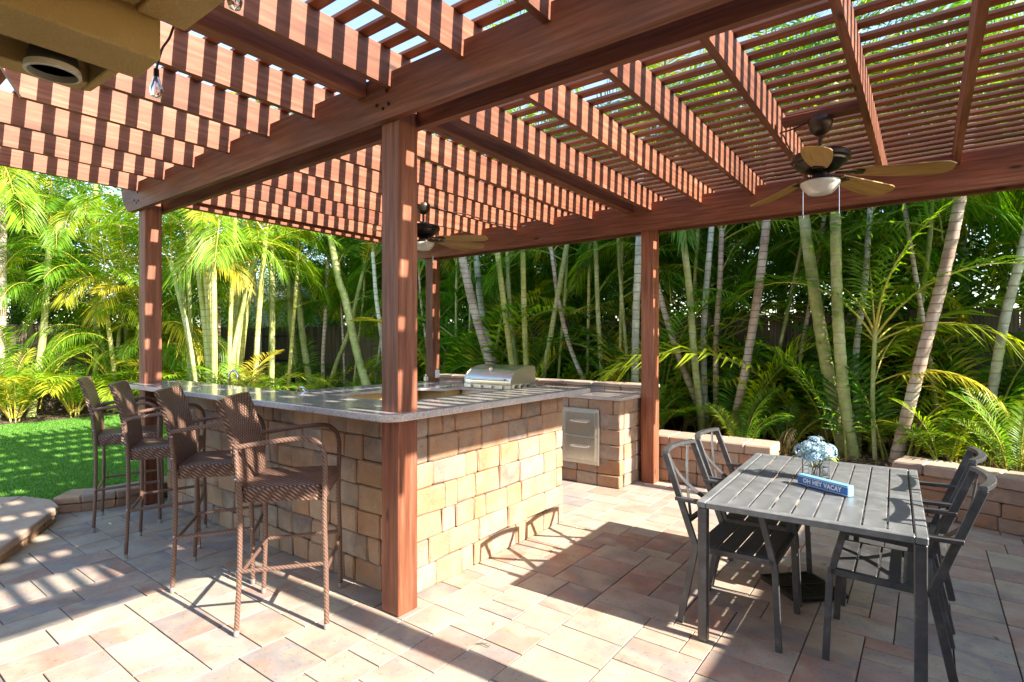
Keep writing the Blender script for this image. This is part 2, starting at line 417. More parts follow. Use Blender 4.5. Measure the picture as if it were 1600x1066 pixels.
# pavers packed on a grid: random ashlar of five sizes
U = .118
def pack(x0, x1, y0, y1):
    nx = int((x1-x0)/U); ny = int((y1-y0)/U); occ = set(); out = []
    sizes = [(3, 2)]*8+[(3, 3)]*1+[(2, 2)]*4+[(2, 3)]*2+[(2, 1)]*1+[(4, 2)]*1
    for j in range(ny):
        for i in range(nx):
            if (i, j) in occ: continue
            rnd.shuffle(sizes); ok = None
            for (a, b_) in sizes+[(3, 1), (2, 1), (1, 2), (1, 1)]:
                if i+a > nx or j+b_ > ny: continue
                cells = [(i+p, j+q) for p in range(a) for q in range(b_)]
                if any(c in occ for c in cells): continue
                # avoid leaving a one-cell sliver on the right
                if (i+a, j) not in occ and ((i+a+1, j) in occ or i+a+1 == nx): 
                    if (a, b_) not in ((3, 1), (2, 1), (1, 2), (1, 1)): continue
                ok = (a, b_); break
            a, b_ = ok
            for p in range(a):
                for q in range(b_): occ.add((i+p, j+q))
            out.append((x0+i*U, y0+j*U, a, b_))
    return out
pv = pack(-6.15, 3.05, -.45, 6.25)
def pscreen(x, y):
    d = -.6*x+.8*y; l = .8*x+.6*y
    if d < .3: return None
    return 800+865*l/d, 533+865*1.5/d, d
def on_bar(x, y): return (-5.6 < x < -2.45 and 2.2 < y < 5.0) or (-5.75 < x < -2.5 and y > 5.15)
vis = []; rest = []
for t_ in pv:
    cx, cy = t_[0]+t_[2]*U/2, t_[1]+t_[3]*U/2
    p = pscreen(cx, cy)
    if p and -60 < p[0] < 1660 and p[1] < 1110 and not on_bar(cx, cy): vis.append((p[2], t_))
    elif cy > .3 or cx > 1.2 or True: rest.append(t_)
vis.sort(key=lambda a: a[0]); rest += [a[1] for a in vis[298:]]; vis = [a[1] for a in vis[:298]]
pm = {}
def paver_mesh(a, b_, k):
    if (a, b_, k) not in pm:
        m_ = MB(); W, H = a*U-.0058, b_*U-.0058
        m_.box((-W/2, -H/2, -.05), (W/2, H/2, 0), .002, jit=.0013); pm[(a, b_, k)] = m_.mesh('paver', PAVER)
    return pm[(a, b_, k)]
for (x, y, a, b_) in vis:
    put('paver', paver_mesh(a, b_, rnd.randrange(3)), PATIO, (x+a*U/2, y+b_*U/2, rnd.uniform(-.0012, .0012)+.0), (rnd.uniform(-.003, .003), rnd.uniform(-.003, .003), 0))
# the rest joined; colour varies by island
m_, t_, b_ = new_mat('concrete_paver_far')
v_ = coords(t_, per_object=False); gi = N(t_, 'ShaderNodeNewGeometry')
rr_ = ramp(t_, [(0, (.44, .36, .28)), (.2, (.47, .41, .34)), (.38, (.46, .33, .26)), (.52, (.40, .36, .32)), (.64, (.49, .43, .33)), (.76, (.44, .28, .21)), (.88, (.34, .31, .29)), (1, (.48, .40, .30))])
t_.links.new(gi.outputs['Random Per Island'], rr_.inputs[0]); n_ = noise(t_, v_, 6, 6)
r3_ = ramp(t_, [(.25, (.74, .73, .72)), (.75, (1.15, 1.15, 1.15))]); t_.links.new(n_.outputs[0], r3_.inputs[0])
t_.links.new(mix(t_, rr_.outputs[0], r3_.outputs[0], .8, 'MULTIPLY'), b_.inputs['Base Color']); b_.inputs['Roughness'].default_value = .8
bump(t_, b_, n_.outputs[0], .2, .003)
PAVERFAR = m_
fm = MB()
for (x, y, a, b_) in rest:
    z = rnd.uniform(-.001, .001); fm.box((x+.002, y+.002, -.045), (x+a*U-.003, y+b_*U-.003, z), .002)
tag(fm.build('paver_field', PAVERFAR, PATIO), kind='stuff')

# ---------------------------------------------------------------- block walls
BV = {}
def blockmesh(w_, h_, d_, k, mat=BLOCK):
    key = (round(w_, 2), round(h_, 3), round(d_, 2), k, mat.name)
    if key not in BV:
        m_ = MB(); rr = random.Random(hash((key[0], key[1], k)) & 0xffff)
        m_.box((-w_/2, -d_/2, -h_/2), (w_/2, d_/2, h_/2), .009, jit=.0065, r=rr)
        BV[key] = m_.mesh('block', mat)
    return BV[key]
def lay_wall(parent, p0, p1, rows, depth=.09, wid=(.11, .30), nrm=1, mat=BLOCK, name='block', seed=0, skip=None, gap=.004):
    """courses of tumbled blocks from p0 to p1 (ground points); outer face on the line, bodies to the left (nrm=1) or right"""
    r = random.Random(seed); p0 = Vector((*p0, 0)); p1 = Vector((*p1, 0)); d = p1-p0; L = d.length; d /= L
    nn = Vector((-d.y, d.x, 0))*nrm; ang = math.atan2(d.y, d.x); z = rows[0]; k = 0
    for h in rows[1:]:
        xs = [0.0]; last = 0
        while xs[-1] < L-1e-4:
            w_ = r.choice((wid[0], (wid[0]+wid[1])*.42, (wid[0]+wid[1])*.55, wid[1]*.82, wid[1]))*r.uniform(.92, 1.08)
            w_ = round(w_*50)/50
            if L-xs[-1]-w_ < wid[0]*.7: w_ = L-xs[-1]
            if w_ > wid[1]*1.35: w_ = w_/2
            xs.append(xs[-1]+w_)
        for a_, b_ in zip(xs, xs[1:]):
            if skip and skip((a_+b_)/2, z+h/2): continue
            pr = r.uniform(-.004, .006)
            c = p0+d*((a_+b_)/2)+nn*(depth/2-pr); c.z = z+h/2
            put(name, blockmesh(b_-a_-gap, h-gap, depth, r.randrange(4), mat), parent, c, (0, 0, ang+r.uniform(-.012, .012)))
            k += 1
        z += h
    return k
ROWS = [0.0, .150, .155, .150, .160, .150, .155, .148]     # sums to 1.068
bar = thing('stone_bar', 'L-shaped stone block bar wrapped round the front pergola post, with speckled granite top', 'bar counter', (-2.43, 2.175, 0))
def rel(o, t=bar):  # keep world placement under a translated parent
    o.matrix_parent_inverse = Matrix.Translation(t.location).inverted() if t.rotation_euler.z == 0 else t.matrix_basis.inverted(); return o
def settle(t):
    for ch in t.children: rel(ch, t)
cb_ = MB(); cb_.box((-5.58, 2.21, 0), (-2.45, 2.40, 1.062)); cb_.box((-2.62, 2.4003, 0), (-2.45, 3.90, 1.062)); cb_.box((-5.60, 2.195, .0), (-2.43, 2.2098, 1.05)); cb_.box((-2.4498, 2.2102, 0), (-2.432, 3.905, 1.05))
cb_.build('wall_core', DARKGAP, bar)
inn = MB(); inn.box((-5.58, 2.4002, 0.01), (-2.625, 2.43, 1.06)); inn.box((-2.65, 2.4302, 0.01), (-2.6202, 3.90, 1.06)); inn.box((-2.65, 3.902, .01), (-2.43, 3.92, 1.06))
inn.build('inner_render', STUCCO, bar)
lay_wall(bar, (-5.60, 2.175), (-2.412, 2.175), ROWS, .09, (.11, .29), 1, seed=3)
lay_wall(bar, (-2.412, 2.26), (-2.412, 3.93), ROWS, .09, (.12, .31), 1, seed=8)
def arc(cx, cy, r_, a0, a1, n=8): return [(cx+r_*math.cos(R(a0+(a1-a0)*i/n)), cy+r_*math.sin(R(a0+(a1-a0)*i/n))) for i in range(n+1)]
top = MB()
poly = arc(-5.92, 2.02, .10, 180, 270, 6)+arc(-2.33, 2.02, .10, 270, 360, 8)+[(-2.23, 4.02)]+arc(-2.26, 4.05, .03, 0, 90, 3)+[(-2.72, 4.08), (-2.72, 2.42), (-6.02, 2.42)]
top.prism(poly, 1.070, 1.110, .005); o = top.build('countertop', GRANITE, bar); o['label'] = 'grey pink speckled polished granite slab'
settle(bar)

# ---------------------------------------------------------------- kitchen run behind the bar
kit = thing('outdoor_kitchen', 'low stone block kitchen counter with two steel drawers beside the back post', 'outdoor kitchen', (-2.47, 5.13, 0))
KR = [0.0, .13, .155, .15, .16, .155, .145]     # 0.895
core = MB(); core.box((-5.70, 5.17, 0), (-2.52, 5.86, .893)); core.box((-5.70, 2.47, 0), (-5.12, 5.1698, .893)); core.box((-5.1198, 4.88, 0), (-4.66, 5.1698, .893))
core.build('wall_core', STUCCO, kit)
dz0, dz1, dx0, dx1 = .25, .79, -3.10, -2.71
lay_wall(kit, (-4.64, 5.125), (-2.475, 5.125), KR, .09, (.12, .30), 1, seed=5,
         skip=lambda s_, z_: (-4.64+s_ > dx0-.06 and -4.64+s_ < dx1+.0 and dz0-.02 < z_ < dz1) or (-4.55 < -4.64+s_ < -3.85 and z_ > .55))
lay_wall(kit, (-2.475, 5.22), (-2.475, 5.86), KR, .09, (.12, .28), 1, seed=6)
fl = MB()   # fillers round the drawer opening
for z0, z1 in ((dz0-.03, .4), (.404, .56), (.564, .79)): fl.box((dx1+.004, 5.128, z0), (-2.60, 5.21, z1), .01, jit=.004)
fl.build('block', BLOCK, kit)
ct = MB(); ct.prism([(-5.76, 2.46), (-5.06, 2.46), (-5.06, 4.62), (-4.62, 4.84), (-4.62, 5.09), (-2.44, 5.09), (-2.44, 5.875), (-5.76, 5.875)], .897, .930, .004)
ct.build('countertop', GRANITE, kit)
fr = MB(); fr.box((dx0-.05, 5.106, dz0-.04), (dx1+.004, 5.124, dz1+.002), .003); fr.build('drawer_frame', STEELD, kit)
for k, (z0, z1) in enumerate(((dz0, .50), (.515, dz1-.035))):
    d = MB(); d.box((dx0, 5.086, z0), (dx1-.03, 5.1055, z1), .004); dr = d.build('drawer', STEEL, kit)
    h = MB(); zc = (z0+z1)/2+.02; h.tube(smoothed([(dx0+.09, 5.086, zc), (dx0+.10, 5.05, zc+.005), (dx1-.13, 5.05, zc+.005), (dx1-.12, 5.086, zc)], 4), .010, 8)
    smooth_angle(h.build('handle', STEEL, dr))
ap = MB(); ap.box((-4.60, 5.108, .50), (-3.82, 5.13, .893), .003); ap.build('steel_apron', STEELD, kit)
fg = MB(); fg.box((-5.10, 4.3, .05), (-5.075, 4.82, .86), .004); fg.build('fridge_door', STEELD, kit)
settle(kit)
led = thing('ledge_wall', 'low stone ledge with long cap stones running behind the grill', 'wall', (-2.47, 5.88, 0))
lc = MB(); lc.box((-5.80, 5.93, 0), (-2.46, 6.10, .96)); lc.build('wall_core', DARKGAP, led)
lay_wall(led, (-5.82, 5.885), (-2.45, 5.885), [0.74, .12, .105], .07, (.18, .34), 1, seed=9)
for i in range(9):
    x0 = -5.84+i*.376; c_ = MB(); c_.box((-.186, -.13, -.02), (.186, .13, .02), .007, jit=.003); c_.build('cap_stone', CAPST, led, loc=(x0+.188, 6.0, .987), rot=(0, 0, rnd.uniform(-.01, .01)))
settle(led)

# ---------------------------------------------------------------- seat walls and bed edge
sw1 = thing('seat_wall', 'low stone seat wall between the back post and the patio chairs', 'wall', (-1.2, 5.74, 0))
c_ = MB(); c_.prism([(-2.42, 5.78), (-1.24, 5.76), (-1.24, 6.05), (-2.42, 6.06)], 0, .385); c_.build('wall_core', DARKGAP, sw1)
lay_wall(sw1, (-2.44, 5.72), (-1.20, 5.70), [0, .13, .13, .13], .09, (.14, .30), 1, seed=12)
lay_wall(sw1, (-1.20, 5.79), (-1.20, 6.10), [0, .13, .13, .13], .09, (.14, .30), 1, seed=13)
for i in range(5):
    x0 = -2.44+i*.252; c_ = MB(); c_.box((-.124, -.195, -.048), (.124, .195, .048), .012, jit=.005); c_.build('cap_stone', CAPST, sw1, loc=(x0+.126, 5.895, .442), rot=(0, 0, rnd.uniform(-.01, .01)))
settle(sw1)
sw2 = thing('seat_wall', 'curved low stone seat wall behind the right pair of patio chairs', 'wall', (-.25, 5.95, 0))
path = [(-.25, 5.97), (.20, 5.86), (.66, 5.70), (1.12, 5.50), (1.58, 5.26), (2.05, 5.0)]
for i, (a_, b_) in enumerate(zip(path, path[1:])):
    lay_wall(sw2, a_, b_, [0, .115, .115, .115], .10, (.20, .44), 1, seed=20+i)
    A = Vector((*a_, 0)); B = Vector((*b_, 0)); d = (B-A).normalized(); nn = Vector((-d.y, d.x, 0)); L = (B-A).length
    for k in range(2):
        c_ = MB(); c_.box((-L/4+.003, -.18, -.045), (L/4-.003, .18, .045), .012, jit=.005)
        c = A+d*(L*(.25+.5*k))+nn*.165; c_.build('cap_stone', CAPST, sw2, loc=(c.x, c.y, .392), rot=(0, 0, math.atan2(d.y, d.x)+rnd.uniform(-.01, .01)))
    c_ = MB(); q0 = A+nn*.06; q1 = B+nn*.06; q2 = B+nn*.3; q3 = A+nn*.3
    c_.prism([(q0.x, q0.y), (q1.x, q1.y), (q2.x, q2.y), (q3.x, q3.y)], 0, .342); c_.build('wall_core', DARKGAP, sw2)
lay_wall(sw2, (-.25, 6.29), (-.25, 5.98), [0, .115, .115, .115], .09, (.14, .3), 1, seed=30)
settle(sw2)
sw3 = thing('bed_edging', 'low stone edging of the planting bed behind the dining table', 'wall', (-.7, 6.1, 0))
lay_wall(sw3, (-1.19, 6.10), (-.26, 6.14), [0, .125, .125], .12, (.2, .34), 1, seed=31)
settle(sw3)

def bed(name, x0, x1, y0, y1, z, amp, mat, res=.12, edge=None):
    m_ = MB(); nx = int((x1-x0)/res); ny = int((y1-y0)/res); V = []
    for j in range(ny+1):
        for i in range(nx+1):
            V.append((x0+(x1-x0)*i/nx, y0+(y1-y0)*j/ny, z+rnd.uniform(-amp, amp)+amp*1.5*math.sin(i*.37+j*.21)))
    F = [(j*(nx+1)+i, j*(nx+1)+i+1, (j+1)*(nx+1)+i+1, (j+1)*(nx+1)+i) for j in range(ny) for i in range(nx)]
    m_.add(V, F); return tag(m_.build(name, mat), kind='structure')
bed('planting_bed', -6.4, 6.5, 6.12, 7.62, .285, .014, MULCH)
bed('side_planting_bed', -13.9, -6.45, 4.55, 7.62, .10, .014, MULCH)
bed('left_planting_bed', -13.9, -12.3, -4, 4.54, .10, .014, MULCH)
sb = MB(); sb.box((1.75, 5.45, -.05), (2.2, 6.1, .25)); tag(sb.build('raised_bed_soil', MULCH), kind='structure')
# turf lawn, curb and round step
tb = MB(); tb.prism([(-12.32, -4), (-6.12, -4), (-6.12, 4.56), (-12.32, 4.56)], -.03, .100); lawn = tag(tb.build('lawn', TURFB), kind='structure')
gr = MB(); rg = random.Random(5)
for i in range(95000):
    u = rg.random(); x = -6.14-6.15*u**1.15; y = rg.uniform(-.3, 4.5)
    a = rg.uniform(0, 2*PI); h = rg.uniform(.012, .028); w_ = rg.uniform(.0035, .006)*(1+.25*abs(x+6)/3); lx, ly = rg.uniform(-.012, .012), rg.uniform(-.012, .012)
    gr.add([(x-w_*math.cos(a), y-w_*math.sin(a), .099), (x+w_*math.cos(a), y+w_*math.sin(a), .099), (x+lx, y+ly, .1+h)], [(0, 1, 2)])
tag(gr.build('turf_grass', GRASS, lawn), 'short bright artificial turf blades', kind='stuff')
curb = thing('curb_wall', 'low two course stone curb between the bright green lawn and the bar stools', 'wall', (-5.9, 1.9, 0))
pts = [(-6.06, 1.46), (-5.93, 1.62), (-5.86, 1.86), (-5.84, 2.12), (-5.85, 2.5)]
for i, (a_, b_) in enumerate(zip(pts, pts[1:])):
    A = Vector((*a_, 0)); B = Vector((*b_, 0)); d = (B-A).normalized(); L = (B-A).length; nn = Vector((-d.y, d.x, 0)); c = (A+B)/2
    m_ = MB(); m_.box((-L/2+.002, 0, 0), (L/2-.002, .22, .075), .01, jit=.005); m_.build('block', BLOCK, curb, loc=(c.x, c.y, .0), rot=(0, 0, math.atan2(d.y, d.x)))
    m_ = MB(); m_.box((-L/2+.002, -.012, 0), (L/2-.002, .27, .068), .01, jit=.005); m_.build('cap_stone', BLOCK, curb, loc=(c.x, c.y, .078), rot=(0, 0, math.atan2(d.y, d.x)))
settle(curb)
stp = thing('stone_step', 'rounded tan flagstone step with sun patches at the left edge of the patio', 'step', (-5.6, .7, 0))
def blob(s_): 
    P = [(-4.5, -1.4), (-4.55, -.2), (-4.66, .48), (-4.86, .86), (-5.24, 1.10), (-5.58, 1.30), (-5.78, 1.42), (-6.06, 1.44), (-6.4, 1.32), (-6.75, .9), (-6.9, 0), (-6.9, -1.4)]
    return [(-5.9+(x+5.9)*s_, y+(s_-1)*.9) for x, y in P]
P_ = blob(.985)
for i in range(1, 7):
    A = Vector((*P_[i], 0)); B = Vector((*P_[i+1], 0)); d = (B-A).normalized(); L = (B-A).length; nn = Vector((-d.y, d.x, 0)); c = (A+B)/2
    m_ = MB(); m_.box((-L/2+.002, 0, 0), (L/2-.002, .16, .066), .01, jit=.004); m_.build('block', BLOCK, stp, loc=(c.x, c.y, 0), rot=(0, 0, math.atan2(d.y, d.x)))
m_ = MB(); m_.prism(blob(.93), 0, .066); m_.build('step_fill', DARKGAP, stp)
# flagstones on top, cut as wedges from an inner point
Q = blob(1.01); inner = [(-5.45, .2), (-5.5, .62), (-5.75, .8)]
cuts = [([Q[1], Q[2], Q[3], inner[1], inner[0]]), ([Q[3], Q[4], Q[5], inner[2], inner[1]]), ([Q[5], Q[6], Q[7], Q[8], inner[2]]), ([Q[8], Q[9], Q[10], inner[0], inner[1], inner[2]]), ([Q[0], Q[1], inner[0], Q[10], Q[11]])]
for c in cuts:
    cx = sum(p[0] for p in c)/len(c); cy = sum(p[1] for p in c)/len(c)
    m_ = MB(); m_.prism([((x-cx)*.992, (y-cy)*.992) for x, y in c], 0, .062, .008); m_.build('flagstone', CAPST, stp, loc=(cx, cy, .068))
settle(stp)

# ---------------------------------------------------------------- pergola
per = thing('pergola', 'red brown stained cedar pergola with lattice slat roof over the patio', 'pergola', (0, 0, 0))
def beam(name, a, b, c=.004):
    ax = max(range(3), key=lambda i: abs(b[i]-a[i])); ctr = [(a[i]+b[i])/2 for i in range(3)]
    m_ = MB(); m_.box([a[i]-ctr[i] for i in range(3)], [b[i]-ctr[i] for i in range(3)], c); return m_.build(name, WOOD[ax], per, loc=ctr)
for (x, y) in ((-2.43, 2.03), (-5.84, 2.03), (-2.43, 5.53), (-5.67, 5.53), (.82, 2.00), (.82, 5.53)):
    beam('post', (x, y, 0.002), (x+.143, y+.142, 2.915 if y < 3 else 2.915), .006)
def long_beam(y0, y1, x0, x1, z0, z1):
    """beam board with a curved cut at its left end"""
    m_ = MB(); zc = (z0+z1)/2
    prof = [(x1, z0), (x1, z1), (x0, z1)]
    for i in range(1, 8):
        a = R(90*i/8); prof.append((x0+.02+.16*math.sin(a)*math.sin(a), z1-.02-(z1-z0-.02)*math.sin(a)))
    prof.append((x0+.26, z0))
    cx = (x0+x1)/2
    V = [(x-cx, y0, z-zc) for x, z in prof]+[(x-cx, y1, z-zc) for x, z in prof]; n = len(prof)
    F = [tuple(range(n)), tuple(reversed(range(n, 2*n)))]+[(i, i+n, (i+1) % n+n, (i+1) % n) for i in range(n)]
    m_.add(V, F); bm = bmesh.new(); me = m_.mesh('beam', WOOD[0]); bm.from_mesh(me); bmesh.ops.recalc_face_normals(bm, faces=bm.faces); bm.to_mesh(me); bm.free()
    return put('beam', me, per, (cx, 0, zc))
long_beam(1.985, 2.028, -6.14, 1.05, 2.70, 2.945)
long_beam(2.174, 2.217, -6.14, 1.05, 2.70, 2.945)
long_beam(5.485, 5.528, -6.0, 1.05, 2.66, 2.945)
long_beam(5.674, 5.717, -6.0, 1.05, 2.66, 2.945)
RX = [-5.72, -5.15, -4.60, -4.035, -3.50, -2.99, -2.295, -1.775, -1.28, -.785, -.275, .205, .975]
RZ0, RZ1 = 2.862, 3.060
def rafter(x1, w_=.040):
    m_ = MB(); y0, y1 = .74, 6.05; z0, z1 = RZ0, RZ1
    prof = [(y0, z1), (y0+.0, z1-.05), (y0+.09, z0), (y1-.09, z0), (y1, z1-.05), (y1, z1)]
    yc = (y0+y1)/2; zc = (z0+z1)/2; n = len(prof)
    V = [(-w_/2, y-yc, z-zc) for y, z in prof]+[(w_/2, y-yc, z-zc) for y, z in prof]
    F = [tuple(reversed(range(n))), tuple(range(n, 2*n))]+[(i, (i+1) % n, (i+1) % n+n, i+n) for i in range(n)]
    m_.add(V, F); me = m_.mesh('rafter', WOOD[1]); bm = bmesh.new(); bm.from_mesh(me); bmesh.ops.recalc_face_normals(bm, faces=bm.faces); bm.to_mesh(me); bm.free()
    put('rafter', me, per, (x1-w_/2, yc, zc))
for x in RX: rafter(x)
rafter(.93, .045)
# joists tying the posts, darker and deeper than the rafters
for (y0, y1) in ((.76, 1.983), (2.219, 5.483)):
    beam('joist', (-2.585, y0, 2.862), (-2.495, y1, 3.058))
for (y0, y1) in ((2.219, 5.483),):
    beam('joist', (-5.84, y0, 2.80), (-5.768, y1, 2.985))
i = 0; y = .80
while y < 5.98:
    m_ = MB(); L = 7.16; m_.box((-L/2, -.033, -.010), (L/2, .033, .010), .002)
    if i < 6: smesh = m_.mesh('slat', WOOD[0]); sm_ = getattr(bpy, '_x', None)
    if i == 0: SL = []
    if i < 6: SL.append(smesh)
    put('slat', SL[i % 6], per, (-2.56+rnd.uniform(-.02, .02), y, 3.0715+rnd.uniform(0, .002)), (0, 0, rnd.uniform(-.0012, .0012)))
    i += 1; y += .1435
for px_ in (-2.36, -5.77):
    for dx, dz in ((-.05, .06), (0, .03), (.045, .045), (.03, .15), (.03, .12)): bl = MB(); bl.tube([(px_+dx, 1.9855, 2.73+dz), (px_+dx, 1.978, 2.73+dz)], .009, 8); bl.build('bolt', BRONZE, per)
fb = beam('mounting_board', (-.745, 3.87, 2.885), (-.30, 3.96, 2.93)); fb2 = beam('mounting_board', (-4.59, 3.87, 2.885), (-4.08, 3.96, 2.93)); 

# ---------------------------------------------------------------- house corner over the camera
hs = thing('house_eave', 'tan stucco house eave and header at the top left corner', 'house', (-2.0, .7, 2.35))
m_ = MB(); m_.prism([(-2.055, -3), (-1.862, -3), (-1.862, .705), (-2.055, .712)], 2.35, 2.62, .006); m_.build('header', STUCCO, hs)
m_ = MB(); m_.prism([(-2.30, .628), (-2.0555, .628), (-2.0555, .66), (-2.28, .652)], 2.35, 2.60, .004); m_.prism([(-2.31, -3), (-2.225, -3), (-2.225, .6275), (-2.31, .6275)], 2.352, 2.60, .004); m_.build('side_header', STUCCO, hs)
m_ = MB(); m_.box((-2.2248, -3, 2.49), (-2.0552, .6275, 2.60)); m_.build('recess_panel', CREAM, hs)
m_ = MB()
m_.box((-2.2246, -3, 2.42), (-2.205, .627, 2.44)); m_.box((-2.075, -3, 2.42), (-2.0554, .627, 2.44)); m_.box((-2.2046, .607, 2.42), (-2.0752, .627, 2.44)); m_.build('recess_trim', CREAM, hs)
m_ = MB(); m_.box((-1.8618, -3, 2.485), (6, .64, 2.62)); m_.build('soffit', STUCCO, hs)
m_ = MB(); m_.box((-1.8616, .6402, 2.47), (6, .775, 2.64), .004); m_.build('fascia', STUCCO, hs)
m_ = MB(); m_.box((-1.80, .20, 2.468), (-1.42, .235, 2.4848)); m_.box((-1.80, .565, 2.468), (-1.42, .60, 2.4848)); m_.box((-1.80, .2352, 2.468), (-1.765, .5648, 2.4848)); m_.box((-1.455, .2352, 2.468), (-1.42, .5648, 2.4848)); m_.build('vent_frame', CREAM, hs)
m_ = MB(); m_.box((-2.33, -3.6, 2.622), (6.2, .79, 2.72)); m_.build('roof', STUCCO, hs)
m_ = MB(); m_.box((-2.33, -3.6, 0), (6.2, -3.2, 2.62)); m_.build('wall', STUCCO, hs)
settle(hs)
fl = thing('floodlight', 'dark conical eave floodlight with pale rim in the top left recess', 'light', (-2.145, .515, 2.49))
m_ = MB(); m_.lathe([(.0, 0), (.040, 0), (.043, -.05), (.062, -.12), (.066, -.15), (.060, -.15), (.050, -.12), (.0, -.11)], 24); smooth_angle(m_.build('housing', simple('dark_fixture', (.05, .045, .035), .5), fl))
m_ = MB(); m_.lathe([(.0605, -.151), (.069, -.151), (.071, -.170), (.062, -.172), (.0605, -.151)], 24); smooth_angle(m_.build('rim', simple('pale_rim', (.62, .58, .5), .4), fl))
sg = thing('string_light', 'string light cable with clear teardrop bulbs along the eave corner', 'string light', (-2.1, .8, 2.45))
m_ = MB(); m_.tube(smoothed([(-2.20, .82, 2.47), (-2.10, .80, 2.50), (-2.04, .80, 2.52), (-1.98, .80, 2.56), (-1.8, .80, 2.60), (-1.55, .80, 2.58), (-1.2, .80, 2.61), (-.8, .80, 2.59)], 8), .004, 6); m_.build('cable', RUBBER, sg)
for (x, y, z) in ((-2.20, .82, 2.47), (-1.60, .80, 2.56)):
    s_ = MB(); s_.lathe([(.0, .0), (.012, 0), (.013, -.035), (.0, -.036)], 12); sk = s_.build('socket', BRONZE, sg, loc=(x, y, z)); sk.scale = (.72, .72, .8)
    s_ = MB(); s_.lathe([(.0115, -.034), (.019, -.055), (.029, -.085), (.030, -.10), (.022, -.122), (.0, -.13)], 18); smooth_angle(s_.build('bulb', GLASS, sk))
    s_ = MB(); s_.tube([(-.006, 0, -.04), (-.009, 0, -.10), (0, 0, -.108), (.009, 0, -.10), (.006, 0, -.04)], .0018, 6); s_.build('filament', CHROME, sk)
settle(sg)
cbw = thing('fan_cable', 'thin dark cable drooping along the rafter from the left ceiling fan', 'cable', (-4.1, 3.95, 2.9))
m_ = MB(); m_.tube(smoothed([(-4.05, 3.95, 2.88), (-4.00, 4.2, 2.85), (-3.97, 4.5, 2.865), (-3.95, 4.9, 2.845), (-3.93, 5.3, 2.86), (-3.9, 5.48, 2.9)], 6), .006, 6); m_.build('cable', RUBBER, cbw); settle(cbw)
cbw = thing('fan_cable', 'thin dark cable looping from the rafter to the right ceiling fan mount', 'cable', (-.7, 3.9, 2.88))
m_ = MB(); m_.tube(smoothed([(-.60, 3.90, 2.87), (-.70, 3.89, 2.845), (-.76, 3.92, 2.85), (-.765, 4.05, 2.87), (-.77, 4.3, 2.845), (-.775, 4.6, 2.87)], 6), .005, 6); m_.build('cable', RUBBER, cbw); settle(cbw)

# ---------------------------------------------------------------- ceiling fans
def make_fan(label, loc, angs, group):
    t = thing('ceiling_fan', label, 'ceiling fan', loc, 0, group)
    m_ = MB(); m_.lathe([(.0, 0), (.062, 0), (.070, -.02), (.070, -.035), (.066, -.05), (.050, -.085), (.022, -.105), (.0, -.106)], 28); smooth_angle(m_.build('canopy', BRONZE2, t))
    m_ = MB(); m_.tube([(0, 0, -.10), (0, 0, -.215)], .013, 12); m_.lathe([(0, -.185), (.03, -.19), (.034, -.21), (0, -.213)], 20); smooth_angle(m_.build('downrod', BRONZE2, t))
    m_ = MB(); m_.lathe([(.0, -.21), (.10, -.213), (.155, -.226), (.165, -.240), (.165, -.262), (.150, -.272), (.148, -.284), (.140, -.290), (.10, -.322), (.06, -.338), (.0, -.342)], 40); smooth_angle(m_.build('motor_housing', BRONZE, t))
    m_ = MB(); m_.lathe([(.0, -.341), (.045, -.342), (.05, -.366), (.08, -.376), (.112, -.383), (.115, -.396), (.0, -.397)], 32); smooth_angle(m_.build('light_fitter', BRONZE, t))
    m_ = MB(); m_.lathe([(.0, -.364), (.110, -.365), (.112, -.378), (.104, -.395), (.080, -.425), (.066, -.437), (.035, -.444), (.0, -.446)], 40); smooth_angle(m_.build('glass_bowl', OPAL, t, loc=(0, 0, -.031)), 60)
    for a in (R(215), R(20)):
        m_ = MB(); x, y = .105*math.cos(a), .105*math.sin(a); m_.tube([(x, y, -.36), (x, y, -.60)], .0009, 5); m_.lathe([(.0, 0), (.004, -.004), (.005, -.02), (0, -.024)], 8, (x, y, -.60)); m_.build('pull_chain', CHROME, t)
    for a in angs:
        b = MB(); n = 14; V = []; r0, r1 = .17, .68
        for i in range(n+1):
            u = i/n; x = r0+(r1-r0)*u; hw = .040+.036*math.sin(PI*min(1, u*1.05)*.62)
            if u > .86: hw *= math.sqrt(max(.0, 1-((u-.86)/.16)**2))
            dz = -.015*math.sin(u*PI)-.03*u*u
            for sy in (-1, 1):
                for th in (0, .006): V.append((x, sy*hw, dz-sy*hw*.20+th))
        F = []
        for i in range(n):
            k = i*4; F += [(k, k+4, k+6, k+2), (k+1, k+3, k+7, k+5), (k, k+1, k+5, k+4), (k+2, k+6, k+7, k+3)]
        F += [(0, 2, 3, 1), (n*4, n*4+1, n*4+3, n*4+2)]
        b.add(V, F); bo = b.build('blade', BLADE, t, loc=(0, 0, -.352), rot=(0, 0, a)); smooth_angle(bo, 40)
        c = MB(); c.bar((.08, 0, -.283), (.20, 0, -.293), .03, .008); c.bar((.19, -.0, -.296), (.235, 0, -.298), .075, .007); c.build('blade_iron', BRONZE, t, loc=(0, 0, -.062), rot=(0, 0, a))
    return t
FG = 'ceiling fans under the pergola'
make_fan('bronze ceiling fan with oak blades and frosted bowl, large one above the dining table', (-.53, 3.905, 2.884), [R(a) for a in (276, 14, 62, 136)], FG)
make_fan('bronze ceiling fan with oak blades, partly hidden behind the front pergola post', (-4.06, 3.93, 2.884), [R(a) for a in (276, 20, 66, 84, 207)], FG)

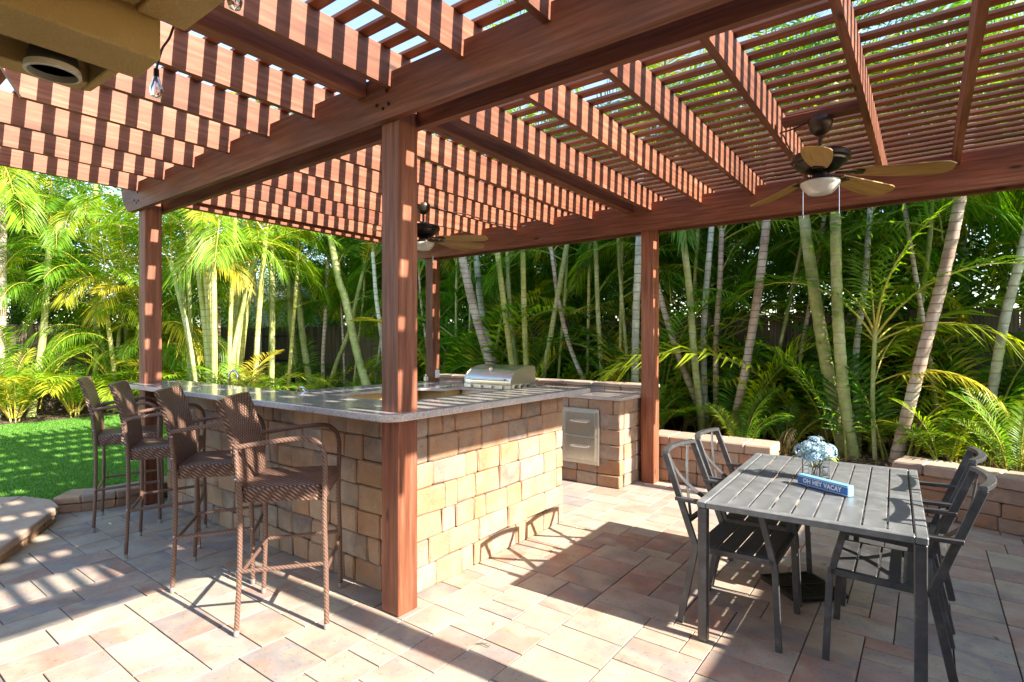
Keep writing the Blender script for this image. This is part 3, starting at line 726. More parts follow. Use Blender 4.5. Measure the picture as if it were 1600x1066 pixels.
# ---------------------------------------------------------------- bar stools
def make_stool():
    t = thing('bar_stool', 'x', 'bar stool', (0, 0, 0), 0, 'wicker bar stools along the bar')
    W = .245; XB, XF = -.215, .225; r_ = .0125
    for s_ in (-1, 1):
        m_ = MB(); m_.tube(smoothed([(XB, s_*W, .03), (XB+.012, s_*(W-.008), .35), (XB+.01, s_*(W-.014), .70), (XB-.012, s_*(W-.016), .96)], 5), r_, 10); smooth_angle(m_.build('leg', WRAP, t))
        # arm tube sweeping down into the front leg
        m_ = MB(); P = [(XB-.012, s_*(W-.014), .955), (XB+.12, s_*(W-.010), .975), (XF-.13, s_*(W-.004), .995), (XF-.05, s_*W, .975), (XF-.012, s_*W, .91), (XF-.008, s_*W, .80), (XF-.012, s_*W, .60), (XF-.004, s_*W, .33), (XF, s_*W, .03)]
        m_.tube(smoothed(P, 6), r_+.001, 10); smooth_angle(m_.build('arm_and_front_leg', WRAP, t))
        m_ = MB(); m_.tube([(XB+.01, s_*(W-.006), .325), (XF-.004, s_*W, .345)], .0105, 10); smooth_angle(m_.build('stretcher', WRAP, t))
    for x in (XB+.01, XF-.004):
        m_ = MB(); m_.tube([(x, -W, .305), (x, W, .305)], .0105, 10); smooth_angle(m_.build('stretcher', WRAP, t))
    for x in (XB, XF):
        for s_ in (-1, 1):
            m_ = MB(); m_.lathe([(0, 0), (.0125, .001), (.0145, .03), (.0, .031)], 14, (x, s_*W, .002)); smooth_angle(m_.build('foot_cap', CAPM, t))
    m_ = MB()
    for s_ in (-1, 1):
        for z in (.335, .80, .93):
            m_.lathe([(0, 0), (.006, .001), (.0075, .004), (.004, .008), (0, .009)], 8, (XB+.01 if z < .5 else XB-.001, s_*(W+.008), z-.004))
        m_.lathe([(0, 0), (.006, .001), (.0075, .004), (.004, .008), (0, .009)], 8, (XF-.004, s_*(W+.010), .341))
    smooth_angle(m_.build('rivets', CHROME, t))
    # seat: wrapped box with gently crowned top
    m_ = MB(); nx = 8; V = []; D0, D1 = XB+.012, XF-.005; HW = W-.016
    def ring(z, ins):
        P = []
        cr = .03
        for cx, cy, a0 in ((D1-cr, -HW+cr, 270), (D1-cr, HW-cr, 0), (D0+cr, HW-cr, 90), (D0+cr, -HW+cr, 180)):
            for k in range(4):
                a = R(a0+30*k); P.append((cx+(cr-ins)*math.cos(a), cy+(cr-ins)*math.sin(a), z))
        return P
    rings = [ring(.668, .012), ring(.672, .003), ring(.70, 0), ring(.738, 0), ring(.747, .004), ring(.752, .014)]
    for r2 in rings: V += r2
    n = 16; F = [(i*n+j, i*n+(j+1) % n, (i+1)*n+(j+1) % n, (i+1)*n+j) for i in range(5) for j in range(n)]+[tuple(reversed(range(n)))]
    V.append(((D0+D1)/2, 0, .744)); c = len(V)-1; F += [(5*n+j, 5*n+(j+1) % n, c) for j in range(n)]
    m_.add(V, F); smooth_angle(m_.build('seat', WICKER, t))
    # backrest panel, leaning back, slightly curved
    m_ = MB(); V = []; nz, ny = 6, 6
    for side, dx in ((0, 0), (1, -.026)):
        for i in range(nz+1):
            for j in range(ny+1):
                u = i/nz; v = j/ny*2-1
                z = .72+.48*u; x = XB+.018-.085*u*u-.012*u+dx+.018*(v*v-1)*(.3+.7*u)*-1*-1; V.append((x, v*(W-.014), z))
    F = []; q = (nz+1)*(ny+1)
    for i in range(nz):
        for j in range(ny):
            a = i*(ny+1)+j; F.append((a, a+1, a+ny+2, a+ny+1)); F.append((q+a, q+a+ny+1, q+a+ny+2, q+a+1))
    def idx(i, j): return i*(ny+1)+j
    for i in range(nz): F += [(idx(i, 0), idx(i+1, 0), q+idx(i+1, 0), q+idx(i, 0)), (idx(i, ny), q+idx(i, ny), q+idx(i+1, ny), idx(i+1, ny))]
    for j in range(ny): F += [(idx(0, j), q+idx(0, j), q+idx(0, j+1), idx(0, j+1)), (idx(nz, j), idx(nz, j+1), q+idx(nz, j+1), q+idx(nz, j))]
    m_.add(V, F); smooth_angle(m_.build('backrest', WICKER, t), 50)
    return t
def stool_at(a, ang):
    f = (math.cos(ang), math.sin(ang)); return (a[0]+.22*f[0]-.25*f[1], a[1]+.22*f[1]+.25*f[0], 0)
st0 = make_stool()
sp_ = [((-2.805, 1.404), 46, 'brown wicker bar stool nearest the pergola post, front legs in full sun'),
       ((-3.596, 1.42), 53, 'brown wicker bar stool second from the pergola post'),
       ((-4.416, 1.451), 61, 'brown wicker bar stool third from the post, sun patch on its back edge'),
       ((-5.23, 1.502), 67, 'brown wicker bar stool farthest left, beside the lawn curb')]
for k, (a, ang, lab) in enumerate(sp_):
    t = st0 if k == 0 else copy_tree(st0)
    t.location = stool_at(a, R(ang)); t.rotation_euler = (0, 0, R(ang)); t['label'] = lab

# ---------------------------------------------------------------- dining table
tb = thing('dining_table', 'charcoal slatted metal patio dining table', 'table', (-.485, 3.515, 0), R(2.2))
LX, LY, TZ = .465, .725, .700
m_ = MB()
for s_ in (-1, 1):
    m_.bar((s_*(LX-.022), -LY, TZ-.016), (s_*(LX-.022), LY, TZ-.016), .044, .032, c=.004)
    m_.bar((-LX+.0445, s_*(LY-.022), TZ-.0162), (LX-.0445, s_*(LY-.022), TZ-.0162), .044, .0318, c=.004)
m_.bar((-.30, 0, TZ-.045), (.40, 0, TZ-.045), .03, .03)
m_.build('table_frame', PTOP, tb)
ns = 9; sw_ = (2*LX-.088-.008)/ns
for i in range(ns):
    x = -LX+.048+sw_*(i+.5); m_ = MB(); m_.box((-sw_/2+.0035, -LY+.046, -.010), (sw_/2-.0035, LY-.046, 0), .0025); m_.build('slat', PTOP, tb, loc=(x, 0, TZ-.002))
for sx in (-1, 1):
    for sy in (-1, 1):
        m_ = MB(); m_.bar((sx*(LX-.026), sy*(LY-.026), 0.002), (sx*(LX-.026), sy*(LY-.026), TZ-.0325), .046, .046, up=(0, 1, 0), c=.004); m_.build('leg', POWDER, tb)
# ---------------------------------------------------------------- patio chairs
def make_chair():
    t = thing('patio_chair', 'x', 'chair', (0, 0, 0), 0, 'charcoal metal patio chairs round the table')
    W = .235
    for s_ in (-1, 1):
        y = s_*W
        m_ = MB(); m_.bar((-.24, y, .002), (-.155, y, .425), .018, .034, up=(1, 0, .2)); m_.bar((-.155, y, .42), (-.325, y*.94, .885), .018, .034, up=(1, 0, .3)); m_.build('rear_post', POWDER, t)
        m_ = MB(); m_.bar((.245, y, .002), (.228, y, .40), .018, .030, up=(1, 0, 0)); m_.bar((.228, y, .395), (.165, y, .645), .018, .030, up=(1, 0, 0)); m_.build('leg', POWDER, t)
        m_ = MB(); m_.bar((.185, y, .647), (-.262, y, .660), .040, .018); m_.build('arm', POWDER, t)
        m_ = MB(); m_.bar((-.15, y, .415), (.225, y, .425), .018, .030); m_.build('seat_rail', POWDER, t)
    for x, z in ((.225, .425), (-.150, .415)):
        m_ = MB(); m_.bar((x, -W+.01, z), (x, W-.01, z), .028, .024); m_.build('cross_rail', POWDER, t)
    for k in range(4):
        x = -.115+.0895*k+.022; m_ = MB(); m_.box((-.0405, -W+.010, -.004), (.0405, W-.010, .004), .002); m_.build('seat_slat', POWDER, t, loc=(x, 0, .430+.003*k))
    # top rail bowed backwards
    P = []; 
    for i in range(9):
        v = i/8*2-1; P.append((-.322-.045*(1-v*v), v*(W*.94+.004), .892))
    m_ = MB()
    for a, b in zip(P, P[1:]): m_.bar(a, Vector(b)+(Vector(b)-Vector(a))*.02, .034, .02)
    m_.build('top_rail', POWDER, t)
    m_ = MB(); m_.bar((-.20, -W+.01, .545), (-.20, W-.01, .545), .026, .018); m_.build('lower_rail', POWDER, t)
    for s_ in (-1, 1):     # two curved straps crossing as an X
        Q = []
        for i in range(11):
            u = i/10; z = .548+.34*u; yy = s_*(-.17+.34*u+.045*math.sin(PI*u)); x = -.20-.125*u-.028*math.sin(PI*u)-.004*s_-.012*u
            Q.append(Vector((x, yy, z)))
        m_ = MB()
        for a, b in zip(Q, Q[1:]): m_.bar(a, b+(b-a)*.03, .030, .005, up=(1, 0, .35), c=.0015)
        m_.build('cross_strap', POWDER, t)
    return t
ch0 = make_chair()
for k, (x, y, rz, lab) in enumerate([(-.815, 3.14, 0, 'charcoal patio chair at the near left corner of the table, X back towards the bar'),
                                     (-.83, 3.70, 2, 'charcoal patio chair at the far left of the table, nearest the back post'),
                                     (-.14, 3.21, 181, 'charcoal patio chair near right of the table, X shadow on its seat'),
                                     (-.13, 3.86, 178, 'charcoal patio chair at the far right of the table, close to the curved seat wall')]):
    t = ch0 if k == 0 else copy_tree(ch0)
    t.location = (x, y, 0); t.rotation_euler = (0, 0, R(rz)); t['label'] = lab
# umbrella base
ub = thing('umbrella_base', 'black square slotted umbrella base on the pavers under the table', 'umbrella base', (-.60, 3.72, 0), R(45))
m_ = MB(); S = .165
for s_ in (-1, 1):
    m_.bar((-S, s_*S, .024), (S, s_*S, .024), .018, .02); m_.bar((s_*(S+.0003), -S+.0095, .0241), (s_*(S+.0003), S-.0095, .0241), .018, .02)
m_.bar((-S+.01, 0, .0242), (S-.01, 0, .0242), .010, .018)
m_.bar((.0, -S+.01, .0243), (.0, -.0055, .0243), .010, .018); m_.bar((.0, .0055, .0243), (.0, S-.01, .0243), .010, .018)
m_.build('frame', BLACKM, ub)
m_ = MB()
for qx in (-1, 1):
    for qy in (-1, 1):
        for k in range(1, 9):
            c = k*.0175
            if qx*qy > 0: m_.bar((qx*.006, qy*c, .0235), (qx*(S-.01), qy*c, .0235), .008, .012, c=.001)
            else: m_.bar((qx*c, qy*.006, .0235), (qx*c, qy*(S-.01), .0235), .008, .012, c=.001)
tag(m_.build('grille_bars', BLACKM, ub), kind='stuff')
# vase of hydrangea
vz = thing('glass_vase', 'square clear glass vase on the patio table', 'vase', (-.515, 3.625, TZ), R(-20))
m_ = MB(); a = .052; m_.prism([(-a, -a), (a, -a), (a, a), (-a, a)], 0, .010, .002)
for s_ in (-1, 1):
    m_.box((s_*a, -a, .0102), (s_*(a-.005), a, .115), .0008); m_.box((-a+.0052, s_*a, .0102), (a-.0052, s_*(a-.005), .115), .0008)
m_.build('vase_wall', GLASS, vz)
m_ = MB(); m_.box((-a+.006, -a+.006, .012), (a-.006, a-.006, .075), .002); wt = m_.build('water', GLASS, vz)
fw = thing('hydrangea_bouquet', 'pale blue hydrangea bouquet with green leaves in the vase', 'flowers', (-.515, 3.625, TZ+.02))
m_ = MB()
for k in range(7):
    a = k*.9; m_.tube(smoothed([(.015*math.cos(a*2), .015*math.sin(a*2), .005), (.02*math.cos(a), .02*math.sin(a), .06), (.05*math.cos(a), .05*math.sin(a), .115)], 3), .0025, 6)
m_.build('stem', RACHIS, fw)
rf = random.Random(4); heads = [(0, 0, .165, .062), (-.062, -.01, .135, .048), (.058, .01, .14, .05), (.0, -.06, .13, .05), (.01, .06, .135, .048), (-.03, -.045, .16, .045), (.045, -.045, .150, .045)]
for hx, hy, hz, hr in heads:
    m_ = MB()
    for k in range(64):
        z = rf.uniform(-.75, 1); a = rf.uniform(0, 2*PI); q = math.sqrt(max(0, 1-z*z)); nrm = Vector((q*math.cos(a), q*math.sin(a), z)); c = nrm*hr*rf.uniform(.9, 1.06)
        tx = nrm.orthogonal().normalized(); ty = nrm.cross(tx); a0 = rf.uniform(0, PI/2); s_ = rf.uniform(.010, .014)
        for p in range(4):
            b = a0+p*PI/2; d1 = tx*math.cos(b)+ty*math.sin(b); d2 = tx*math.cos(b+.6)+ty*math.sin(b+.6); d0 = tx*math.cos(b-.6)+ty*math.sin(b-.6)
            m_.add([c, c+d0*s_*.75+nrm*.002, c+d1*s_*1.15-nrm*.001, c+d2*s_*.75+nrm*.002], [(0, 1, 2, 3)])
    m_.build('flower_head', HYD, fw, loc=(hx, hy, hz))
for a in (-.4, .5, 2.4, 3.6):
    m_ = MB(); d = Vector((math.cos(a), math.sin(a), 0)); s_ = Vector((-d.y, d.x, 0)); V = []
    for i in range(6):
        u = i/5; w_ = .024*math.sin(PI*min(.98, u*.9+.08)); c = d*(.055+.07*u)+Vector((0, 0, .11+.015*math.sin(u*PI)-.02*u)); V += [c-s_*w_+Vector((0, 0, .006)), c, c+s_*w_+Vector((0, 0, .006))]
    F = []
    for i in range(5): k = i*3; F += [(k, k+1, k+4, k+3), (k+1, k+2, k+5, k+4)]
    m_.add(V, F); m_.build('leaf', leafmat('bouquet_leaf', [(0, (.22, .32, .08)), (1, (.30, .38, .12))], .3), fw)
# sign block
sgn = thing('sign_block', 'blue wooden block sign reading OH HEY VACAY lying before the vase', 'sign', (-.448, 3.372, TZ+.0005), math.atan2(-.145, .258))
m_ = MB(); m_.box((-.148, -.004, 0), (.148, .040, .056), .003); m_.build('block', LBLUE, sgn)
m_ = MB(); m_.box((-.146, -.0062, .0035), (.146, -.0043, .0525), .0005); m_.build('face', BLUE, sgn)
m_ = MB(); m_.box((-.146, -.0072, .0475), (.146, -.0063, .0495)); m_.box((-.146, -.0072, .0065), (.146, -.0063, .0085)); m_.build('border', WHITE, sgn)
cu = bpy.data.curves.new('lettering', 'FONT'); cu.body = 'OH HEY VACAY'; cu.size = .033; cu.align_x = 'CENTER'; cu.align_y = 'CENTER'; cu.extrude = .0004; cu.offset = .0012; cu.space_character = 1.08; cu.space_word = 1.1
to = bpy.data.objects.new('tmp_text', cu); COL.objects.link(to); bpy.context.view_layer.update()
me = bpy.data.meshes.new_from_object(to.evaluated_get(bpy.context.evaluated_depsgraph_get())); bpy.data.objects.remove(to); me.materials.clear(); me.materials.append(WHITE); me.name = 'lettering'
xs = [v.co.x for v in me.vertices]; k = .225/(max(xs)-min(xs))
o = put('lettering', me, sgn, (0, -.0068, .028), (PI/2, 0, 0), (k, 1.15*k, 1))

# ---------------------------------------------------------------- grill and small items on the counters
gl = thing('grill', 'stainless steel built in gas grill with closed rounded hood on the back counter', 'grill', (-4.2, 5.35, .93))
x0, x1 = -.36, .36
m_ = MB(); m_.box((x0, -.25, .002), (x1, .27, .055), .006); m_.build('firebox', STEELD, gl)
prof = [(-.235, .057), (-.24, .10), (-.225, .145), (-.185, .19), (-.12, .228), (-.02, .255), (.10, .268), (.20, .268), (.245, .25), (.25, .20), (.25, .057)]
m_ = MB(); n = len(prof); V = [(x0+.012, y, z) for y, z in prof]+[(x1-.012, y, z) for y, z in prof]
m_.add(V, [(i, i+n, (i+1) % n+n, (i+1) % n) for i in range(n)]); hd = m_.build('hood', STEEL, gl); bm = bmesh.new(); bm.from_mesh(hd.data); bmesh.ops.recalc_face_normals(bm, faces=bm.faces); bm.to_mesh(hd.data); bm.free(); smooth_angle(hd, 50)
for xa, xb in ((x0, x0+.0118), (x1-.0118, x1)):
    m_ = MB(); pr2 = [(y*1.015, z if z < .06 else z*1.015) for y, z in prof]; V = [(xa, y, z) for y, z in pr2]+[(xb, y, z) for y, z in pr2]
    m_.add(V, [tuple(range(n)), tuple(reversed(range(n, 2*n)))]+[(i, (i+1) % n, (i+1) % n+n, i+n) for i in range(n)]); e = m_.build('hood_end', STEELD, gl)
    bm = bmesh.new(); bm.from_mesh(e.data); bmesh.ops.recalc_face_normals(bm, faces=bm.faces); bm.to_mesh(e.data); bm.free()
m_ = MB(); m_.tube([(x0+.07, -.285, .115), (x1-.07, -.285, .115)], .011, 10)
for x in (x0+.09, x1-.09): m_.tube([(x, -.235, .118), (x, -.285, .115)], .008, 8)
smooth_angle(m_.build('handle', STEEL, gl))
m_ = MB(); m_.tube([(0, -.150, .222), (0, -.168, .243)], .028, 16); smooth_angle(m_.build('thermometer', CHROME, gl))
for k in range(3):
    m_ = MB(); m_.tube([(x1-.0, -.16+.12*k, .035), (x1+.03, -.16+.12*k, .035)], .018, 12); smooth_angle(m_.build('knob', BLACKM, gl))
for k in range(4):
    m_ = MB(); m_.tube([(x0+.12+.16*k, -.25, .03), (x0+.12+.16*k, -.278, .03)], .017, 12); smooth_angle(m_.build('knob', STEEL, gl))
fc = thing('faucet', 'curved chrome faucet rising behind the far end of the bar top', 'faucet', (-5.55, 2.72, .93))
m_ = MB(); m_.lathe([(0, 0), (.028, 0), (.024, .02), (.014, .03), (0, .031)], 18); m_.tube(smoothed([(0, 0, .02), (0, 0, .22), (.01, .005, .29), (.06, .02, .325), (.11, .04, .29), (.12, .045, .245)], 6), .0115, 12); m_.tube([(.12, .045, .25), (.122, .046, .215)], .016, 12); smooth_angle(m_.build('spout', CHROME, fc)); fc.scale = (.8, .8, .86)
m_ = MB(); m_.tube([(0, -.01, .05), (0, -.06, .075)], .006, 8); m_.build('lever', CHROME, fc)
tw = thing('bar_tap', 'small chrome tap lying low behind the bar top near the third stool', 'tap', (-4.0, 2.5, 0.93)); 
m_ = MB(); m_.tube(smoothed([(0, 0, 0), (0, 0, .16), (.03, .0, .20), (.10, -.01, .195), (.16, -.02, .17)], 5), .012, 10); smooth_angle(m_.build('spout', CHROME, tw))
# a small shelf unit to carry that tap
m_ = MB(); m_.box((-4.35, 2.432, .0), (-3.65, 2.62, .928), .004); o = m_.build('sink_cabinet', STEELD); tag(o, 'steel sink cabinet standing against the inside of the bar', 'cabinet')
m_ = MB(); m_.box((-.028, -.02, 0), (.028, .02, .085), .012); m_.m = 0
sp = thing('soap_bottle', 'yellow dish soap bottle on the ledge beside the back left post', 'bottle', (-5.58, 5.45, .931))
m_.build('bottle_body', YEL, sp); m_ = MB(); m_.lathe([(0, .085), (.012, .085), (.012, .105), (0, .106)], 12); m_.build('cap', WHITE, sp); m_ = MB(); m_.box((.0285, -.014, .02), (.0295, .014, .07)); m_.box((-.02, -.0215, .02), (.02, -.0205, .07)); m_.build('bottle_label', WHITE, sp)
ol = thing('power_outlet', 'white weatherproof outlet box on the side of the back left post', 'outlet', (-5.523, 5.60, 1.04))
m_ = MB(); m_.box((0, -.035, -.055), (.03, .035, .055), .005); m_.build('cover', WHITE, ol)

# ---------------------------------------------------------------- fences
def fence_mesh(k):
    m_ = MB(); w_ = .068; h = 1.80+.012*k
    V = [(-w_, 0, 0), (w_, 0, 0), (w_, 0, h-.04), (w_-.03, 0, h), (-w_+.03, 0, h), (-w_, 0, h-.04)]
    V = [Vector(p) for p in V]; V2 = [p+Vector((0, .016, 0)) for p in V]; n = 6
    m_.add(V+V2, [tuple(range(n)), tuple(reversed(range(n, 2*n)))]+[(i, i+n, (i+1) % n+n, (i+1) % n) for i in range(n)])
    return m_.mesh('board', FENCE)
FM = [fence_mesh(k) for k in range(3)]
def fence(label, p0, p1, base=0.0):
    t = thing('fence', label, 'fence', (*p0, base)); A = Vector((*p0, base)); B = Vector((*p1, base)); d = (B-A).normalized(); L = (B-A).length; ang = math.atan2(d.y, d.x); nn = Vector((-d.y, d.x, 0))
    s_ = .07
    while s_ < L:
        p = A+d*s_; put('board', FM[rnd.randrange(3)], t, (p.x, p.y, base+rnd.uniform(0, .01)), (rnd.uniform(-.006, .006), rnd.uniform(-.004, .004), ang)); s_ += .1405
    for z in (.3, 1.5):
        m_ = MB(); m_.bar(A+nn*.045+Vector((0, 0, z)), B+nn*.045+Vector((0, 0, z)), .045, .09); m_.build('rail', FENCE, t)
    s_ = .0
    while s_ < L:
        p = A+d*s_+nn*.12; m_ = MB(); m_.bar((p.x, p.y, base), (p.x, p.y, base+1.85), .09, .09, up=(0, 1, 0)); m_.build('post', FENCE, t); s_ += 2.4
    settle(t); return t
fence('weathered brown board fence behind the planting bed at the back of the patio', (-12.3, 7.65), (6.0, 7.65), .02)
gw = thing('garden_wall', 'pale stucco garden wall along the right side of the patio', 'wall', (2.36, -1, 0))
m_ = MB(); m_.box((2.25, -1.0, 0), (2.45, 6.02, 1.82)); m_.build('wall', CREAM, gw); m_ = MB(); m_.box((2.23, -1.02, 1.8205), (2.47, 6.04, 1.86), .005); m_.build('coping', CREAM, gw); settle(gw)
fence('sunlit board fence along the far left side of the lawn', (-13.95, -3.5), (-13.95, 7.6), .02)
gt = thing('gate', 'weathered wooden gate with black strap hinges in the back fence beyond the bar', 'gate', (-13.8, 7.60, .05))
for k in range(10): put('board', FM[k % 3], gt, (-13.74+k*.1405, 7.60, .05), (0, 0, rnd.uniform(-.004, .004)))
for z in (.42, 1.02, 1.62):
    m_ = MB(); m_.bar((-13.75, 7.592, z), (-12.6, 7.592, z), .008, .035); m_.build('strap_hinge', BLACKM, gt)
m_ = MB(); m_.bar((-12.36, 7.585, 0), (-12.36, 7.585, 1.95), .10, .10, up=(0, 1, 0)); m_.build('gate_post', FENCE, gt)
settle(gt)
settle(ub) if False else None

# ---------------------------------------------------------------- palms
def frond_mesh(L, p0, p1, nl, lw, ll, seed, mats, vee=.5, droop=.35, twist=0):
    """feather frond: rachis rising at p0 degrees and curving to p1; nl leaflets a side"""
    r = random.Random(seed); m_ = MB(); n = 12; P = [Vector((0, 0, 0))]; T = []
    for i in range(n):
        u = i/(n-1); a = R(p0+(p1-p0)*(u**1.25)); b = twist*u
        d = Vector((math.cos(a)*math.cos(b), math.cos(a)*math.sin(b), math.sin(a))); T.append(d); P.append(P[-1]+d*(L/n))
    T.append(T[-1])
    m_.m = 1; m_.tube(P, [.011*(1-.85*i/n)+.0015 for i in range(n+1)], 5, False); m_.m = 0
    pet = .16
    for k in range(nl):
        u = pet+(1-pet)*(k+.5)/nl; f = u*n; i = min(n-1, int(f)); c = P[i].lerp(P[i+1], f-i); t_ = T[i].lerp(T[min(n, i+1)], f-i).normalized()
        side = t_.cross(Vector((0, 0, 1))); side = side.normalized() if side.length > .05 else Vector((0, 1, 0)); up = side.cross(t_).normalized()
        v = (k+.5)/nl; ln = ll*(.35+.75*math.sin(PI*min(1, v*.86+.12)))*r.uniform(.88, 1.08)
        if v > .93: ln *= .75
        fw_ = .45+.75*v      # leaflets point further forward near the tip
        for s_ in (-1, 1):
            d = (side*s_+t_*fw_+up*vee*r.uniform(.5, 1.2)).normalized(); wv = lw*r.uniform(.85, 1.15)
            wd = d.cross(up).normalized()
            g_ = Vector((0, 0, -1)); q0 = c+t_*r.uniform(-.006, .006)
            q1 = q0+d*ln*.5+g_*ln*droop*.16; q2 = q0+d*ln*.95+g_*ln*droop*r.uniform(.5, .9)
            fold = up*wv*.35
            V = [q0, q1+wd*wv*.5-fold*.0, q1+fold, q1-wd*wv*.5, q2]
            m_.add([q0, q1+wd*wv*.5, q1+wd*wv*0-fold*.6, q1-wd*wv*.5, q2], [(0, 2, 1), (0, 3, 2), (1, 2, 4), (2, 3, 4)])
    return m_.mesh('frond', mats)
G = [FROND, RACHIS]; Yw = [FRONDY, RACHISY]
def mk(mats, s0):
    return dict(
        arch=[frond_mesh(1.9, 62, -38, 36, .030, .50, s0+k, mats, .55, .55, rnd.uniform(-.3, .3)) for k in range(4)],
        up=[frond_mesh(1.75, 80, 22, 32, .030, .46, s0+10+k, mats, .7, .4, rnd.uniform(-.3, .3)) for k in range(3)],
        hang=[frond_mesh(1.9, 30, -72, 36, .028, .50, s0+20+k, mats, .35, .9, rnd.uniform(-.3, .3)) for k in range(3)],
        low=[frond_mesh(1.15, 70, -8, 24, .026, .34, s0+30+k, mats, .6, .5, rnd.uniform(-.3, .3)) for k in range(3)])
FR = {'g': mk(G, 100), 'y': mk(Yw, 200)}
DRY = [frond_mesh(1.1, 10, -85, 20, .016, .30, 300+k, [DRYLEAF, DRYLEAF], .2, 1.0) for k in range(2)]
def az(a, y, lim=-.25):
    return -a if (y > 6 and math.sin(a) < lim) else a
def crown(t, top, pal, nf, rr, sc_=1.0, kinds=('up', 'arch', 'arch', 'hang'), spread=.35):
    a = rr.uniform(0, 2*PI)
    for i in range(nf):
        kd = kinds[min(len(kinds)-1, int(len(kinds)*i/nf))]
        me = rr.choice(FR[pal][kd]); a += 2.4+rr.uniform(-.35, .35); s_ = sc_*rr.uniform(.82, 1.12)
        put('frond', me, t, (top[0], top[1], top[2]-.02*i), (rr.uniform(-spread, spread)*.5, rr.uniform(-spread, spread)*.5, az(a, top[1], -.2 if top[2] < 4.4 else -2)), (s_, s_, s_))
def cane(t, pts, r0, r1, mat, ring=.115):
    P = smoothed(pts, 14); Q = []; rad = []; n = len(P)
    for i, p in enumerate(P):
        u = i/(n-1); rb = r0+(r1-r0)*u
        if i == 0: rb *= 1.35
        Q.append(p); rad.append(rb*(1+(.06 if i % 3 == 0 else -.01)))
    m_ = MB(); m_.tube(Q, rad, 10, False); o = m_.build('trunk', mat, t); smooth_angle(o, 60); return o
def extend(pts, z):
    a, b = Vector(pts[-2]), Vector(pts[-1]); d = (b-a).normalized()
    if b.z >= z: return [tuple(p) for p in pts]
    d = Vector((d.x*.6, d.y*.6, max(.6, d.z))).normalized(); k = (z-b.z)/d.z
    return [tuple(p) for p in pts]+[tuple(b+d*k*.55), tuple(b+d*k+Vector((0, 0, 0)))]
def palm(label, stems, pal='g', seed=0, low=6, lowsc=1.0, lowkinds=('up', 'low', 'arch'), cat='palm', mid=5):
    """clumping palm: stems = [(points, r0, r1, material, crown height, number of fronds)]"""
    rr = random.Random(seed); b = stems[0][0][0]
    t = thing('palm', label, cat, (b[0], b[1], .25)); M = Matrix.Translation(t.location).inverted()
    for pts, r0, r1, mat, zt, nf in stems:
        pts = [(p[0], p[1]+rr.uniform(-.0, .0), p[2]) for p in pts]
        f = Vector(pts[0]); s_ = Vector(pts[1]); d = (s_-f).normalized()
        if f.z > .3: pts = [tuple(f-d*((f.z-.24)/max(.3, d.z)))]+pts
        pts = extend(pts, zt); cane(t, pts, r0, r1, mat)
        crown(t, pts[-1], pal, nf, rr)
        tip = Vector(pts[-1]); base = Vector(pts[0])
        for k in range(mid):      # older fronds hanging lower on the stem
            q = base.lerp(tip, rr.uniform(.58, .95)); me = rr.choice(FR[pal]['hang' if k else 'arch']); s_ = rr.uniform(.6, .9)
            put('frond', me, t, q, (0, 0, az(rr.uniform(0, 2*PI), q[1], 0)), (s_, s_, s_))
    for k in range(low):
        a = rr.uniform(0, 2*PI); kd = rr.choice(lowkinds); me = rr.choice(FR[pal][kd]); s_ = lowsc*rr.uniform(.7, 1.1); bb = rr.choice(stems)[0][0]
        put('frond', me, t, (bb[0]+.12*math.cos(a), bb[1]+.12*math.sin(a), .27), (0, 0, az(a, bb[1], .1)), (s_, s_, s_))
    for ch in t.children: ch.matrix_parent_inverse = M
    return t
palm('palm with thick pinkish ringed trunk leaning right behind the right seat wall', [([(-.24, 6.7, .36), (-.04, 6.7, 1.33), (.13, 6.7, 2.13), (.26, 6.7, 2.9)], .060, .045, STEMP, 3.7, 13)], 'g', 1, 5)
palm('palm with slender pinkish trunk curving right beside the left seat wall end', [([(-1.85, 6.9, .49), (-1.72, 6.9, 1.14), (-1.57, 6.9, 2.12), (-1.48, 6.9, 2.93)], .052, .042, STEMP, 3.9, 12)], 'g', 2, 7)
palm('clump of two thick green ringed canes rising behind the dining table flowers', [([(-.62, 6.7, .36), (-.70, 6.7, 1.05), (-.75, 6.7, 1.86), (-.77, 6.7, 2.87)], .062, .045, STEMG, 4.2, 11),
      ([(-.71, 6.85, .36), (-.88, 6.85, 1.31), (-1.01, 6.85, 2.23), (-1.09, 6.85, 2.9)], .070, .05, STEMG, 3.8, 10), ([(-.60, 7.1, .4), (-.62, 7.1, 1.31), (-.54, 7.1, 2.08)], .034, .028, STEMW, 3.0, 7)], 'g', 3, 7)
palm('clump of four thin canes fanning out just right of the back right post', [([(-2.23, 6.9, .45), (-2.32, 6.9, 1.28), (-2.39, 6.9, 2.17), (-2.48, 6.9, 2.94)], .045, .036, STEMG, 3.9, 9),
      ([(-2.20, 7.0, .43), (-2.55, 7.0, 1.28), (-2.84, 7.0, 2.2)], .042, .034, STEMP, 3.2, 8), ([(-2.24, 7.1, .43), (-2.27, 7.1, 1.61), (-2.17, 7.1, 2.98)], .04, .032, STEMW, 3.6, 8), ([(-2.11, 7.1, .44), (-2.12, 7.1, 1.44), (-2.07, 7.1, 2.24)], .036, .03, STEMP, 2.9, 7)], 'g', 4, 8)
palm('pale green ringed palm leaning right at the far right edge', [([(.40, 7.1, .3), (.51, 7.1, 1.02), (.60, 7.1, 1.7), (.74, 7.1, 2.43)], .046, .036, STEMW, 3.2, 12)], 'g', 5, 8)
palm('palm pair with mottled pale trunks leaning left above the grill', [([(-5.61, 6.9, 1.14), (-5.96, 6.9, 2.06), (-6.21, 6.9, 2.92)], .078, .062, STEMP, 3.9, 10), ([(-5.71, 7.15, 1.13), (-5.98, 7.15, 1.96), (-6.12, 7.15, 3.0)], .055, .05, STEMW, 4.2, 8)], 'g', 6, 5)
